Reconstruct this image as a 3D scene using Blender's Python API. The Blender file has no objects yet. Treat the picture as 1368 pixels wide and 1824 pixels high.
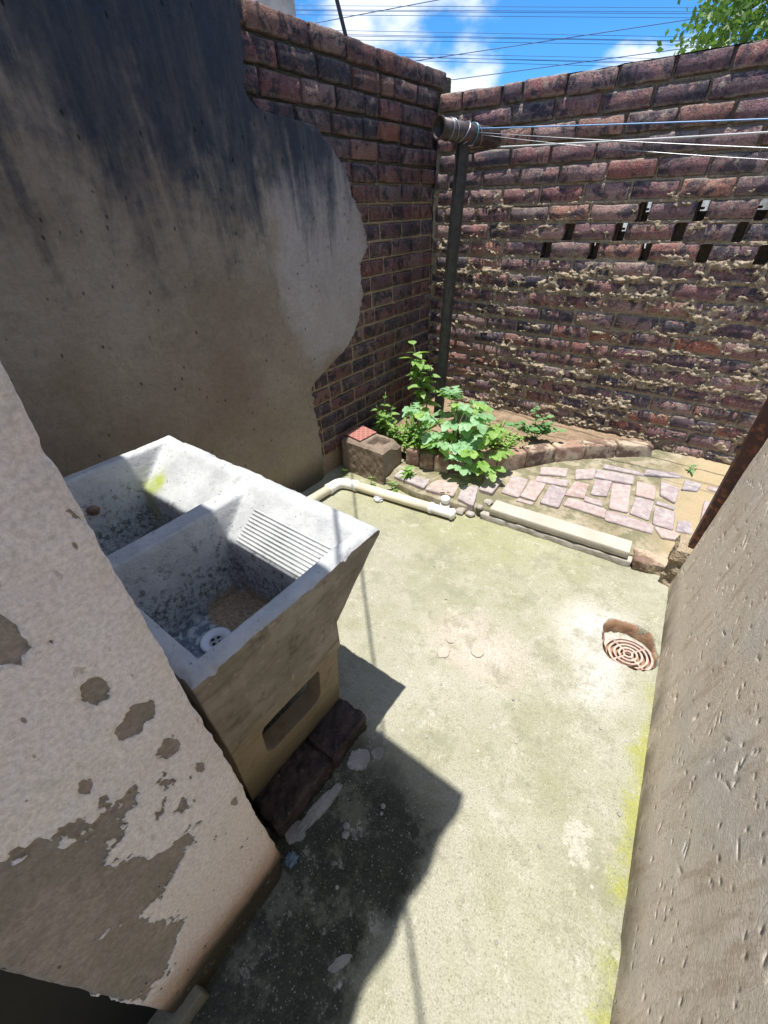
import bpy, bmesh, math, random
import numpy as np
from mathutils import Vector, Matrix, Euler
random.seed(7)
R = math.radians
SC = bpy.context.scene
COL = SC.collection

# ------------------------------------------------------------------ camera
cam = bpy.data.cameras.new('camera')
cam.sensor_fit = 'HORIZONTAL'; cam.sensor_width = 36.0
cam.lens = 36.0 * 733.62 / 1368.0
cam.clip_start = 0.02; cam.clip_end = 2000
camo = bpy.data.objects.new('camera', cam); COL.objects.link(camo)
_r = Vector((0.804826, 0.592897, -0.026979)); _u = Vector((-0.335554, 0.492049, 0.8033)); _f = Vector((-0.48955, 0.637464, -0.594963))
camo.matrix_world = Matrix(((_r.x, _u.x, -_f.x, 0), (_r.y, _u.y, -_f.y, 0), (_r.z, _u.z, -_f.z, 1.42), (0, 0, 0, 1)))
SC.camera = camo
# ------------------------------------------------------------------ light
SUN_DIR = Vector((-0.056, -0.082, 1.0)).normalized()
sun = bpy.data.lights.new('sun', 'SUN'); sun.energy = 5.0; sun.angle = R(0.5); sun.color = (1.0, 0.95, 0.87)
suno = bpy.data.objects.new('sun', sun); COL.objects.link(suno)
suno.rotation_euler = SUN_DIR.to_track_quat('Z', 'Y').to_euler(); suno.location = (-2, -3, 40)
world = bpy.data.worlds.new('World'); SC.world = world; world.use_nodes = True
wn = world.node_tree; wn.nodes.clear()
def wnode(t, **k):
    n = wn.nodes.new(t)
    for a, b in k.items(): setattr(n, a, b)
    return n
sky = wnode('ShaderNodeTexSky', sky_type='NISHITA'); sky.sun_disc = False
sky.sun_elevation = R(84.6); sky.sun_rotation = R(212); sky.altitude = 1500; sky.air_density = 1.0; sky.dust_density = 0.2; sky.ozone_density = 3.0
tc = wnode('ShaderNodeTexCoord'); 
mp = wnode('ShaderNodeMapping'); wn.links.new(tc.outputs['Generated'], mp.inputs[0]); mp.inputs['Location'].default_value = (2.82, 1.303, 5.858); mp.inputs['Scale'].default_value = (1, 1, 2.1)
cn = wnode('ShaderNodeTexNoise'); wn.links.new(mp.outputs[0], cn.inputs['Vector'])
cn.inputs['Scale'].default_value = 5.0; cn.inputs['Detail'].default_value = 10; cn.inputs['Roughness'].default_value = 0.5
cr = wnode('ShaderNodeMapRange', interpolation_type='SMOOTHSTEP'); wn.links.new(cn.outputs['Fac'], cr.inputs[0])
cr.inputs[1].default_value = 0.455; cr.inputs[2].default_value = 0.60
tint = wnode('ShaderNodeMix', data_type='RGBA', blend_type='MULTIPLY'); tint.inputs[0].default_value = 1.0
wn.links.new(sky.outputs[0], tint.inputs[6]); tint.inputs[7].default_value = (0.34, 0.82, 1.22, 1)
cm = wnode('ShaderNodeMix', data_type='RGBA'); wn.links.new(cr.outputs[0], cm.inputs[0]); wn.links.new(tint.outputs[2], cm.inputs[6])
c2 = wnode('ShaderNodeTexNoise'); wn.links.new(mp.outputs[0], c2.inputs['Vector']); c2.inputs['Scale'].default_value = 9.0; c2.inputs['Detail'].default_value = 8; c2.inputs['Roughness'].default_value = 0.55
c3 = wnode('ShaderNodeMix', data_type='RGBA'); wn.links.new(c2.outputs['Fac'], c3.inputs[0]); c3.inputs[6].default_value = (3.6, 4.5, 5.8, 1); c3.inputs[7].default_value = (8.2, 8.3, 8.5, 1)
wn.links.new(c3.outputs[2], cm.inputs[7])
bg = wnode('ShaderNodeBackground'); wn.links.new(cm.outputs[2], bg.inputs[0]); bg.inputs[1].default_value = 0.118
wo = wnode('ShaderNodeOutputWorld'); wn.links.new(bg.outputs[0], wo.inputs[0])
SC.view_settings.view_transform = 'Standard'; SC.view_settings.look = 'None'
SC.view_settings.exposure = 0.6; SC.view_settings.gamma = 1.0; SC.view_settings.use_curve_mapping = False
SC.render.engine = 'CYCLES'
SC.cycles.max_bounces = 8; SC.cycles.diffuse_bounces = 5; SC.cycles.use_denoising = True

# ------------------------------------------------------------------ noise + mesh helpers
def _hash(ix, iy, iz, seed):
    n = (ix.astype(np.int64) * 374761393 + iy.astype(np.int64) * 668265263 + iz.astype(np.int64) * 2147483647 + seed * 974711) & 0xffffffff
    n = ((n ^ (n >> 13)) * 1274126177) & 0xffffffff
    n = ((n ^ (n >> 16)) * 2246822519) & 0xffffffff
    return ((n ^ (n >> 15)) & 0xffff) / 65535.0
def vn(x, y, z=0.0, seed=0):
    x, y, z = np.broadcast_arrays(np.asarray(x, float), np.asarray(y, float), np.asarray(z, float))
    ix, iy, iz = np.floor(x), np.floor(y), np.floor(z)
    fx, fy, fz = x - ix, y - iy, z - iz
    fx = fx * fx * (3 - 2 * fx); fy = fy * fy * (3 - 2 * fy); fz = fz * fz * (3 - 2 * fz)
    r = 0
    for a in (0, 1):
        for b in (0, 1):
            for c in (0, 1):
                w = (fx if a else 1 - fx) * (fy if b else 1 - fy) * (fz if c else 1 - fz)
                r = r + w * _hash(ix + a, iy + b, iz + c, seed)
    return r * 2 - 1
def fbm(x, y, z=0.0, oct=4, seed=0, gain=0.55):
    x, y, z = np.asarray(x, float), np.asarray(y, float), np.asarray(z, float)
    s, a, t = 0, 1.0, 0.0
    for i in range(oct):
        s = s + a * vn(x, y, z, seed + i * 17); t += a
        x, y, z = x * 2.03 + 5.1, y * 2.03 + 1.7, z * 2.03 + 3.3; a *= gain
    return s / t
def sstep(a, b, x):
    t = np.clip((np.asarray(x, float) - a) / (b - a), 0, 1)
    return t * t * (3 - 2 * t)
def mesh_np(name, V, Q, smooth=True):
    me = bpy.data.meshes.new(name)
    V = np.asarray(V, np.float32); Q = np.asarray(Q, np.int32)
    me.vertices.add(len(V)); me.vertices.foreach_set('co', V.ravel())
    k = Q.shape[1]
    me.loops.add(Q.size); me.loops.foreach_set('vertex_index', Q.ravel())
    me.polygons.add(len(Q)); me.polygons.foreach_set('loop_start', np.arange(0, Q.size, k, dtype=np.int32))
    me.update(calc_edges=True)
    if smooth: me.polygons.foreach_set('use_smooth', np.ones(len(Q), bool))
    me.validate()
    return me
def gridq(n, m, mask=None):
    i, j = np.meshgrid(np.arange(n - 1), np.arange(m - 1), indexing='ij')
    a = i * m + j
    q = np.stack([a, a + m, a + m + 1, a + 1], -1)
    if mask is not None: q = q[mask]
    return q.reshape(-1, 4)
def link(name, me, mat=None, parent=None, loc=None, label=None, cat=None, group=None, kind=None):
    o = bpy.data.objects.new(name, me); COL.objects.link(o)
    if mat is not None and me is not None and not me.materials: me.materials.append(mat)
    if loc is not None: o.location = loc
    if parent is not None: o.parent = parent
    for k, v in (('label', label), ('category', cat), ('group', group), ('kind', kind)):
        if v: o[k] = v
    return o
def thing(name, label, cat, loc=(0, 0, 0), group=None, rz=0):
    o = link(name, None, None, None, loc, label, cat, group); o.rotation_euler = (0, 0, rz); o.empty_display_size = .1
    return o
def from_bm(name, bm, smooth=False):
    me = bpy.data.meshes.new(name); bmesh.ops.recalc_face_normals(bm, faces=bm.faces); bm.to_mesh(me); bm.free()
    if smooth: me.polygons.foreach_set('use_smooth', np.ones(len(me.polygons), bool))
    return me
def tube(bm, pts, rad, seg=8, cap=True):
    pts = [Vector(p) for p in pts]; rad = rad if isinstance(rad, (list, tuple)) else [rad] * len(pts)
    up = None; rings = []
    for i, p in enumerate(pts):
        t = (pts[min(i + 1, len(pts) - 1)] - pts[max(i - 1, 0)]).normalized()
        if up is None: up = Vector((0, 0, 1)) if abs(t.z) < .9 else Vector((1, 0, 0))
        a = t.cross(up).normalized(); up = a.cross(t).normalized()
        rings.append([bm.verts.new(p + (a * math.cos(2 * math.pi * k / seg) + up * math.sin(2 * math.pi * k / seg)) * rad[i]) for k in range(seg)])
    for r0, r1 in zip(rings, rings[1:]):
        for k in range(seg): bm.faces.new((r0[k], r0[(k + 1) % seg], r1[(k + 1) % seg], r1[k]))
    if cap: bm.faces.new(rings[0][::-1]); bm.faces.new(rings[-1])
    return rings
def tube_mesh(name, pts, rad, seg=8, smooth=True, cap=True):
    bm = bmesh.new(); tube(bm, pts, rad, seg, cap); return from_bm(name, bm, smooth)
def box(bm, x0, x1, y0, y1, z0, z1):
    v = [bm.verts.new((x, y, z)) for x in (x0, x1) for y in (y0, y1) for z in (z0, z1)]
    for f in ((0, 1, 3, 2), (4, 6, 7, 5), (0, 4, 5, 1), (2, 3, 7, 6), (0, 2, 6, 4), (1, 5, 7, 3)): bm.faces.new([v[i] for i in f])
def rough_box(name, x0, x1, y0, y1, z0, z1, step=.02, amp=.003, bev=.006, seed=1, smooth=True, fr=25):
    """box with bevelled, subdivided and roughened sides"""
    bm = bmesh.new(); box(bm, x0, x1, y0, y1, z0, z1)
    bmesh.ops.bevel(bm, geom=bm.edges[:], offset=bev, segments=2, affect='EDGES', profile=.5)
    L = max(x1 - x0, y1 - y0, z1 - z0)
    for _ in range(6):
        es = [e for e in bm.edges if e.calc_length() > step * 1.6]
        if not es: break
        bmesh.ops.subdivide_edges(bm, edges=es, cuts=1, use_grid_fill=True)
        if len(bm.verts) > 9000: break
    bmesh.ops.triangulate(bm, faces=bm.faces)
    co = np.array([v.co for v in bm.verts]); bm.normal_update(); nr = np.array([v.normal for v in bm.verts])
    d = fbm(co[:, 0] * fr, co[:, 1] * fr, co[:, 2] * fr, 4, seed) * amp
    co = co + nr * d[:, None]
    for v, c in zip(bm.verts, co): v.co = c
    return from_bm(name, bm, smooth)
def rock(name, r, seed, flat=.7, sub=2):
    bm = bmesh.new(); bmesh.ops.create_icosphere(bm, subdivisions=sub, radius=r)
    co = np.array([v.co for v in bm.verts])
    d = 1 + .45 * fbm(co[:, 0] / r * 1.1, co[:, 1] / r * 1.1, co[:, 2] / r * 1.1, 3, seed)
    for v, c, k in zip(bm.verts, co, d): v.co = (c[0] * k, c[1] * k, c[2] * k * flat)
    return from_bm(name, bm, False)

def flake(name, r, seed, h=.004):
    q = random.Random(seed); bm = bmesh.new(); n = 44; top = []; lo = []
    for k in range(n):
        a = 2 * math.pi * k / n; rr = r * (1 + .42 * float(fbm(math.cos(a) * 1.3, math.sin(a) * 1.3, seed, 4, seed, .7)))
        top.append(bm.verts.new((rr * .93 * math.cos(a), rr * .93 * math.sin(a), h * q.uniform(.7, 1.1)))); lo.append(bm.verts.new((rr * math.cos(a), rr * math.sin(a), -.004)))
    c = bm.verts.new((0, 0, h * 1.3))
    for k in range(n): bm.faces.new((top[k], top[(k + 1) % n], c)); bm.faces.new((lo[k], lo[(k + 1) % n], top[(k + 1) % n], top[k]))
    return from_bm(name, bm)

# ------------------------------------------------------------------ material helper
class G:
    def __init__(s, name, rough=.85, spec=.3):
        s.m = bpy.data.materials.new(name); s.m.use_nodes = True; s.t = s.m.node_tree; s.t.nodes.clear()
        s.out = s.t.nodes.new('ShaderNodeOutputMaterial'); s.b = s.t.nodes.new('ShaderNodeBsdfPrincipled')
        s.t.links.new(s.b.outputs[0], s.out.inputs[0])
        s.b.inputs['Roughness'].default_value = rough; s.b.inputs['Specular IOR Level'].default_value = spec
        s.geo = s.t.nodes.new('ShaderNodeNewGeometry'); s.P = s.geo.outputs['Position']
    def set(s, inp, v):
        if hasattr(v, 'is_output'): s.t.links.new(v, inp)
        elif isinstance(v, (tuple, list)) and inp.type == 'RGBA' and len(v) == 3: inp.default_value = (*v, 1)
        else: inp.default_value = v
    def n(s, typ, ins, out=0, **at):
        n = s.t.nodes.new(typ)
        for k, v in at.items(): setattr(n, k, v)
        for k, v in ins.items(): s.set(n.inputs[k], v)
        return n.outputs[out]
    def objco(s, rnd=True):
        tc = s.t.nodes.new('ShaderNodeTexCoord'); v = tc.outputs['Object']
        if rnd:
            r = s.rnd()
            k = s.n('ShaderNodeVectorMath', {0: (37.1, 17.3, 71.7), 'Scale': s.math('MULTIPLY', r, 10)}, operation='SCALE')
            v = s.n('ShaderNodeVectorMath', {0: v, 1: k}, operation='ADD')
        return v
    def rnd(s): return s.n('ShaderNodeObjectInfo', {}, 'Random')
    def xyz(s, v=None):
        n = s.t.nodes.new('ShaderNodeSeparateXYZ'); s.t.links.new(v or s.P, n.inputs[0]); return n.outputs[0], n.outputs[1], n.outputs[2]
    def scale(s, v, k): return s.n('ShaderNodeVectorMath', {0: v, 1: k}, operation='MULTIPLY')
    def noise(s, sc, det=5, ro=.6, v=None, dist=0.0): return s.n('ShaderNodeTexNoise', {'Vector': v or s.P, 'Scale': sc, 'Detail': det, 'Roughness': ro, 'Distortion': dist}, 'Fac')
    def vor(s, sc, v=None, out='Distance', feature='F1'): return s.n('ShaderNodeTexVoronoi', {'Vector': v or s.P, 'Scale': sc}, out, feature=feature)
    def st(s, f, a, b, lo=0., hi=1.): return s.n('ShaderNodeMapRange', {0: f, 1: a, 2: b, 3: lo, 4: hi}, interpolation_type='SMOOTHSTEP')
    def math(s, op, a, b=0.0): return s.n('ShaderNodeMath', {0: a, 1: b}, operation=op)
    def mul(s, *a):
        r = a[0]
        for b in a[1:]: r = s.math('MULTIPLY', r, b)
        return r
    def add(s, *a):
        r = a[0]
        for b in a[1:]: r = s.math('ADD', r, b)
        return r
    def mix(s, f, a, b, mode='MIX'): return s.n('ShaderNodeMix', {0: f, 6: a, 7: b}, 2, data_type='RGBA', blend_type=mode)
    def ramp(s, f, stops, interp='LINEAR'):
        n = s.t.nodes.new('ShaderNodeValToRGB'); s.set(n.inputs[0], f); e = n.color_ramp.elements; n.color_ramp.interpolation = interp
        while len(e) < len(stops): e.new(.5)
        for x, (p, c) in zip(e, stops): x.position = p; x.color = (*c, 1)
        return n.outputs[0]
    def blob(s, cx, cy, rx, ry, ax='xy', wob=.35, ws=6.0, soft=.5):
        """soft irregular elliptical patch mask around a place"""
        x, y, z = s.xyz(); d = {'x': x, 'y': y, 'z': z}
        a = s.math('DIVIDE', s.math('SUBTRACT', d[ax[0]], cx), rx); b = s.math('DIVIDE', s.math('SUBTRACT', d[ax[1]], cy), ry)
        r = s.math('SQRT', s.add(s.mul(a, a), s.mul(b, b)))
        r = s.add(r, s.mul(s.math('SUBTRACT', s.noise(ws, 6, .65), .5), wob * 4))
        return s.st(r, 1.0, 1.0 - soft, 0., 1.)
    def bump(s, h, strength=.6, dist=.01, nrm=None):
        ins = {'Height': h, 'Strength': strength, 'Distance': dist}
        if nrm is not None: ins['Normal'] = nrm
        return s.n('ShaderNodeBump', ins)
    def done(s, col, nrm=None, rough=None):
        s.set(s.b.inputs['Base Color'], col)
        if nrm is not None: s.set(s.b.inputs['Normal'], nrm)
        if rough is not None: s.set(s.b.inputs['Roughness'], rough)
        return s.m
def simple(name, col, rough=.8, spec=.3, metal=0., var=.25, ns=40, bs=.3):
    g = G(name, rough, spec); g.b.inputs['Metallic'].default_value = metal
    f = g.noise(ns, 6, .65)
    c = g.mix(g.st(f, .3, .7), tuple(x * (1 - var) for x in col), tuple(min(1, x * (1 + var)) for x in col))
    return g.done(c, g.bump(g.noise(ns * 3, 5, .7), bs, .003))

# --- bricks
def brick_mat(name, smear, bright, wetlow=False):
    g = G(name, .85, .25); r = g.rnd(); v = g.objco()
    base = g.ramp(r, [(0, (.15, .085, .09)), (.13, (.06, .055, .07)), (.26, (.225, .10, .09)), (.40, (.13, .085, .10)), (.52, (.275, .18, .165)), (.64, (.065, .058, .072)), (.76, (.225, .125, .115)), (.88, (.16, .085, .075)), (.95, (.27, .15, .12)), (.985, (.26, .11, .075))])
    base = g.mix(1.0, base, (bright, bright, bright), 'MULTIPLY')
    n1 = g.noise(11, 6, .68, v, .8); n2 = g.noise(30, 7, .75, v); n3 = g.noise(140, 4, .75, v)
    burnt = g.st(n1, .48, .57); c = g.mix(g.mul(burnt, .85), base, (.035 * bright, .034 * bright, .046 * bright))
    c = g.mix(g.mul(g.st(g.noise(16, 6, .7, v, .3), .55, .64), .75), c, (.27 * bright, .15 * bright, .135 * bright))
    c = g.mix(g.st(n3, .25, .75), g.mix(1., c, (.45, .45, .48), 'MULTIPLY'), g.mix(1., c, (1.5, 1.47, 1.42), 'MULTIPLY'))
    ox, oy, oz = g.xyz(g.objco(False)); edge = g.math('MAXIMUM', g.st(oz, .058, .070), g.st(oz, .014, .003))
    sm = g.mul(g.math('MAXIMUM', g.mul(g.st(n2, .52, .64), g.st(g.noise(6, 3, .5, v), .35, .6)), g.mul(edge, g.st(n2, .40, .55), .8)), smear)
    c = g.mix(sm, c, (.40, .345, .28))
    pits = g.st(g.vor(170, v), .10, .3)
    c = g.mix(g.mul(g.st(g.vor(75, v), .16, .08), .75), c, (.025, .022, .025))
    h = g.add(g.mul(n2, 1.0), g.mul(n3, .8), g.mul(pits, .35))
    return g.done(c, g.bump(h, 1.0, .012))
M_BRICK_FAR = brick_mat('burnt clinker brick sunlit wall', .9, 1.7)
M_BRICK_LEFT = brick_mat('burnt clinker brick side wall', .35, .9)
def mortar_mat(name, c0, c1, c2, weather=False):
    g = G(name, .95, .1); f = g.noise(22, 7, .65); f2 = g.noise(130, 5, .7); f3 = g.noise(4, 4, .6)
    c = g.mix(g.st(f, .3, .7), c0, c1); c = g.mix(g.mul(g.st(f3, .5, .75), .6), c, c2)
    c = g.mix(g.st(f2, .3, .7, 0, .5), c, (.10, .08, .055))
    if weather: c = g.mix(g.mul(g.st(g.add(g.xyz()[2], g.mul(f, .5)), 1.65, 1.95), .85), c, (.055, .055, .042))
    h = g.add(g.mul(g.noise(60, 7, .75), 1.0), g.mul(g.vor(150), .5))
    return g.done(c, g.bump(h, .9, .008))
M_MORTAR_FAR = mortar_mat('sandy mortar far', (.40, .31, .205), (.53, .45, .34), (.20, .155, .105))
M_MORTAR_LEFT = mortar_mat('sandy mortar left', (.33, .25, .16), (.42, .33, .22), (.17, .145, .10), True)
# --- left wall plaster
def left_plaster():
    g = G('weathered grey brown plaster', .9, .2); x, y, z = g.xyz()
    n = g.noise(2.2, 6, .6); f = g.noise(9, 7, .7)
    c = g.mix(g.st(n, .3, .7), (.215, .172, .132), (.295, .255, .21))
    c = g.mix(g.mul(g.st(f, .45, .75), .5), c, (.15, .125, .10))
    c = g.mix(g.mul(g.blob(1.83, 1.22, .40, .60, 'yz', .22, 4, .28), .7), c, g.mix(g.st(f, .3, .7), (.33, .30, .30), (.40, .37, .375)))
    c = g.mix(g.mul(g.st(z, .75, .1), g.st(g.noise(5, 5, .6), .35, .6), .6), c, (.26, .215, .12))
    # black algae running down from the top
    sv = g.scale(g.P, (1, 4.6, .75)); s1 = g.noise(1.0, 6, .66, sv, .9); s2 = g.noise(3.2, 5, .65, sv)
    up = g.st(z, .80, 2.15)
    k = g.st(g.add(g.mul(up, .62), g.mul(s1, .85), g.mul(s2, .28), g.mul(f, .42)), .93, 1.27)
    c = g.mix(g.mul(k, g.st(g.noise(5, 6, .7, sv), .2, .6, .72, .95)), c, (.024, .034, .052))
    k2 = g.mul(g.st(z, .22, .02), .8); c = g.mix(k2, c, (.06, .05, .035))
    pv = g.scale(g.P, (1, 1.5, .8)); pit = g.st(g.vor(16, pv), .045, .11); pit2 = g.st(g.vor(46, pv), .05, .12)
    scr = g.st(g.noise(7, 3, .5, g.scale(g.P, (1, .5, 3.6)), 3.5), .475, .5); 
    c = g.mix(pit, g.mix(1., c, (.35, .33, .3), 'MULTIPLY'), c)
    c = g.mix(g.st(g.noise(55, 6, .75), .3, .7), g.mix(1., c, (.88, .88, .87), 'MULTIPLY'), g.mix(1., c, (1.10, 1.10, 1.09), 'MULTIPLY'))
    c = g.mix(g.mul(g.st(g.noise(19, 6, .75, g.scale(g.P, (1, 1.6, .7))), .60, .68), .35), c, (.09, .08, .07))
    h = g.add(g.mul(g.noise(30, 8, .7), 1.1), g.mul(pit, 1.1), g.mul(pit2, .3), g.mul(g.noise(6, 4, .5), .8), g.mul(scr, .10))
    return g.done(c, g.bump(h, .75, .010))
M_PLASTER_LEFT = left_plaster()
def right_plaster():
    g = G('rough beige cement render', .92, .15); x, y, z = g.xyz()
    n = g.noise(3, 6, .6); c = g.mix(g.st(n, .3, .7), (.69, .605, .50), (.79, .71, .61))
    c = g.mix(g.mul(g.st(g.noise(8, 6, .65, g.scale(g.P, (1, 3, .6))), .50, .68), .55), c, (.42, .32, .225)); c = g.mix(g.mul(g.st(g.noise(2.2, 6, .65), .5, .64), .5), c, (.60, .585, .57)); c = g.mix(g.mul(g.st(g.noise(31, 8, .78), .57, .64), .45), c, (.34, .28, .22))
    c = g.mix(g.mul(g.st(z, .16, .0), g.st(g.noise(6, 5), .3, .6), .85), c, (.11, .095, .06))
    c = g.mix(g.st(g.noise(160, 3, .7), .3, .7, 0, .30), c, (.33, .27, .21))
    wv = g.add(g.noise(9, 3, .5), 0.)
    dv_ = g.n('ShaderNodeVectorMath', {0: g.P, 1: g.n('ShaderNodeCombineXYZ', {0: 0., 1: g.mul(wv, .12), 2: g.mul(wv, .05)})}, operation='ADD')
    pp = g.st(g.vor(21, g.scale(dv_, (1, 1.9, .75))), .035, .085); pp2 = g.st(g.vor(47, g.scale(dv_, (1, 1.7, .8))), .04, .10)
    scr = g.st(g.math('ABSOLUTE', g.math('SUBTRACT', g.noise(5, 2, .5, g.scale(dv_, (1, 3.4, .5)), .8), .5)), .0, .010)
    c = g.mix(g.math('MINIMUM', pp, g.add(g.mul(pp2, .6), .4)), g.mix(1., c, (.30, .26, .22), 'MULTIPLY'), c)
    h = g.add(g.noise(90, 7, .75), g.mul(g.vor(210), .4), g.mul(pp, 1.2), g.mul(pp2, .6), g.mul(scr, .35))
    return g.done(c, g.bump(h, .32, .005))
M_PLASTER_RIGHT = right_plaster()
def white_plaster():
    g = G('peeling pinkish white limewash on plaster', .9, .2); x, y, z = g.xyz()
    n = g.noise(4, 6, .6)
    c = g.mix(g.st(n, .3, .7), (.79, .71, .67), (.87, .81, .778))
    c = g.mix(g.mul(g.st(z, .62, .2), .55), c, (.70, .55, .48))
    c = g.mix(g.mul(g.st(g.noise(7, 6, .65), .56, .7), .35), c, (.55, .53, .44))
    def peel(m, col):
        nonlocal c
        c = g.mix(m, c, col)
    pa = g.n('ShaderNodeAttribute', {}, 'Fac', attribute_name='peel'); pn = g.add(pa, g.mul(g.math('SUBTRACT', g.noise(85, 6, .8), .5), .30))
    p1 = g.st(pn, .0, .035); p2 = g.mul(g.st(g.noise(150, 3, .7), .62, .66), .5)
    pk = g.mix(g.st(g.noise(7, 7, .7), .4, .6), (.31, .275, .23), (.40, .335, .29)); pk = g.mix(g.st(g.noise(60, 5, .7), .35, .65, .5, 0), pk, (.22, .195, .16))
    c = g.mix(g.mul(g.st(pn, -.22, -.02), .45), c, (.83, .80, .77)); peel(p1, pk)
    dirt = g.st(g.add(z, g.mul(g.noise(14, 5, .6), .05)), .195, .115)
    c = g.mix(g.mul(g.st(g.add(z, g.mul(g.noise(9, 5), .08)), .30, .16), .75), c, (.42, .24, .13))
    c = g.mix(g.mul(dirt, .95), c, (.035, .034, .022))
    pv = g.scale(g.P, (1, 1.6, .6)); pit = g.st(g.vor(26, pv), .04, .1)
    c = g.mix(pit, g.mix(1., c, (.4, .36, .3), 'MULTIPLY'), c)
    c = g.mix(g.mul(g.st(g.noise(48, 6, .75, g.scale(g.P, (1, 1.3, .8))), .60, .67), .55), c, (.40, .35, .29))
    c = g.mix(g.st(g.noise(150, 4, .75), .3, .7), g.mix(1., c, (.80, .79, .78), 'MULTIPLY'), g.mix(1., c, (1.12, 1.12, 1.12), 'MULTIPLY'))
    h = g.add(g.mul(g.noise(75, 7, .72), .9), g.mul(p1, -1.3), g.mul(pit, .9), g.mul(g.noise(170, 4, .7), .5))
    return g.done(c, g.bump(h, .75, .007))
M_PLASTER_WHITE = white_plaster()
def floor_mat():
    g = G('old mossy concrete floor', .9, .25); x, y, z = g.xyz()
    n = g.noise(3, 6, .6); c = g.mix(g.st(n, .3, .7), (.335, .333, .262), (.415, .41, .34))
    c = g.mix(g.mul(g.st(g.noise(2.1, 7, .7), .42, .62), .8), c, (.265, .27, .175))
    c = g.mix(g.mul(g.st(y, 1.2, 1.75), g.st(x, .1, -.5), .55), c, (.33, .33, .16))
    c = g.mix(g.mul(g.st(g.noise(5, 6, .65), .55, .72), .5), c, (.44, .40, .33))
    c = g.mix(g.mul(g.blob(-.33, 1.02, .34, .22, 'xy', .3, 5, .8), .75), c, (.50, .44, .39))
    c = g.mix(g.mul(g.blob(.06, 1.34, .22, .27, 'xy', .25, 6, .9), .85), c, (.60, .58, .57))
    c = g.mix(g.mul(g.blob(.10, 1.12, .13, .2, 'xy', .3, 6, .9), .6), c, (.56, .55, .55))
    c = g.mix(g.mul(g.blob(.18, .60, .035, .07, 'xy', .8, 24, .4), .5), c, (.54, .52, .47))
    # yellow-green moss along the right wall
    c = g.mix(g.mul(g.st(g.add(x, g.mul(y, .058), g.mul(g.noise(14, 7, .75), .20)), .385, .435), g.st(y, 1.28, 1.1), g.st(g.noise(3.4, 4, .6), .34, .50), .8), c, (.31, .325, .06))
    damp = g.mul(g.st(g.add(x, g.mul(g.noise(6, 6, .65), .22)), .005, -.07), g.st(g.add(y, g.mul(g.noise(7, 6, .65), .2)), .60, .46))  # algae stain, darkened and spread to deepen the shade cast by the house
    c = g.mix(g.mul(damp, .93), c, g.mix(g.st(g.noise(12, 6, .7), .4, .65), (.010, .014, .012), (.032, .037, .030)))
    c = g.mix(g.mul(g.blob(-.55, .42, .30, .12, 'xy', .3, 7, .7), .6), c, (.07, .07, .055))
    # exposed aggregate
    c = g.mix(g.mul(g.st(g.noise(6, 9, .78), .50, .60), .55), c, (.22, .225, .16)); c = g.mix(g.mul(g.st(g.noise(13, 9, .78), .56, .62), .5), c, (.50, .48, .42))
    vd = g.vor(150); vc = g.vor(150, out='Color'); cc = g.n('ShaderNodeSeparateColor', {0: vc}, 0)
    st = g.mul(g.st(vd, .34, .22), g.st(cc, .55, .6)); stc = g.ramp(g.n('ShaderNodeSeparateColor', {0: vc}, 1), [(0, (.16, .14, .09)), (.4, (.30, .28, .20)), (.75, (.52, .49, .42)), (1, (.72, .69, .62))])
    c = g.mix(g.mul(st, .5), c, stc)
    vb = g.vor(34); vbc = g.n('ShaderNodeSeparateColor', {0: g.vor(34, out='Color')}, 0)
    c = g.mix(g.mul(g.st(vb, .20, .12), g.st(vbc, .94, .95), .7), c, (.56, .53, .46))
    c = g.mix(g.st(g.noise(210, 4, .75), .35, .62, .42, 0), c, (.12, .115, .07)); c = g.mix(g.mul(g.st(g.noise(31, 7, .75), .55, .68), .5), c, (.17, .165, .10))
    h = g.add(g.mul(g.noise(120, 6, .7), .8), g.mul(st, .5), g.mul(g.noise(20, 5), .6))
    return g.done(c, g.bump(h, .65, .005))
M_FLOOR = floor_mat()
def conc_mat(name, c0, c1, specks=.5, spot=(.1, .1, .1), rough=.88, ns=9, bs=.7):
    g = G(name, rough, .25); f = g.noise(ns, 7, .65); c = g.mix(g.st(f, .3, .7), c0, c1)
    c = g.mix(g.mul(g.st(g.noise(75, 5, .65), .6, .68), specks), c, spot)
    c = g.mix(g.st(g.noise(220, 3, .7), .3, .7, .3, 0), c, tuple(x * .45 for x in c0))
    return g.done(c, g.bump(g.add(g.noise(70, 7, .72), g.mul(g.vor(130), .4)), bs, .004))
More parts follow.
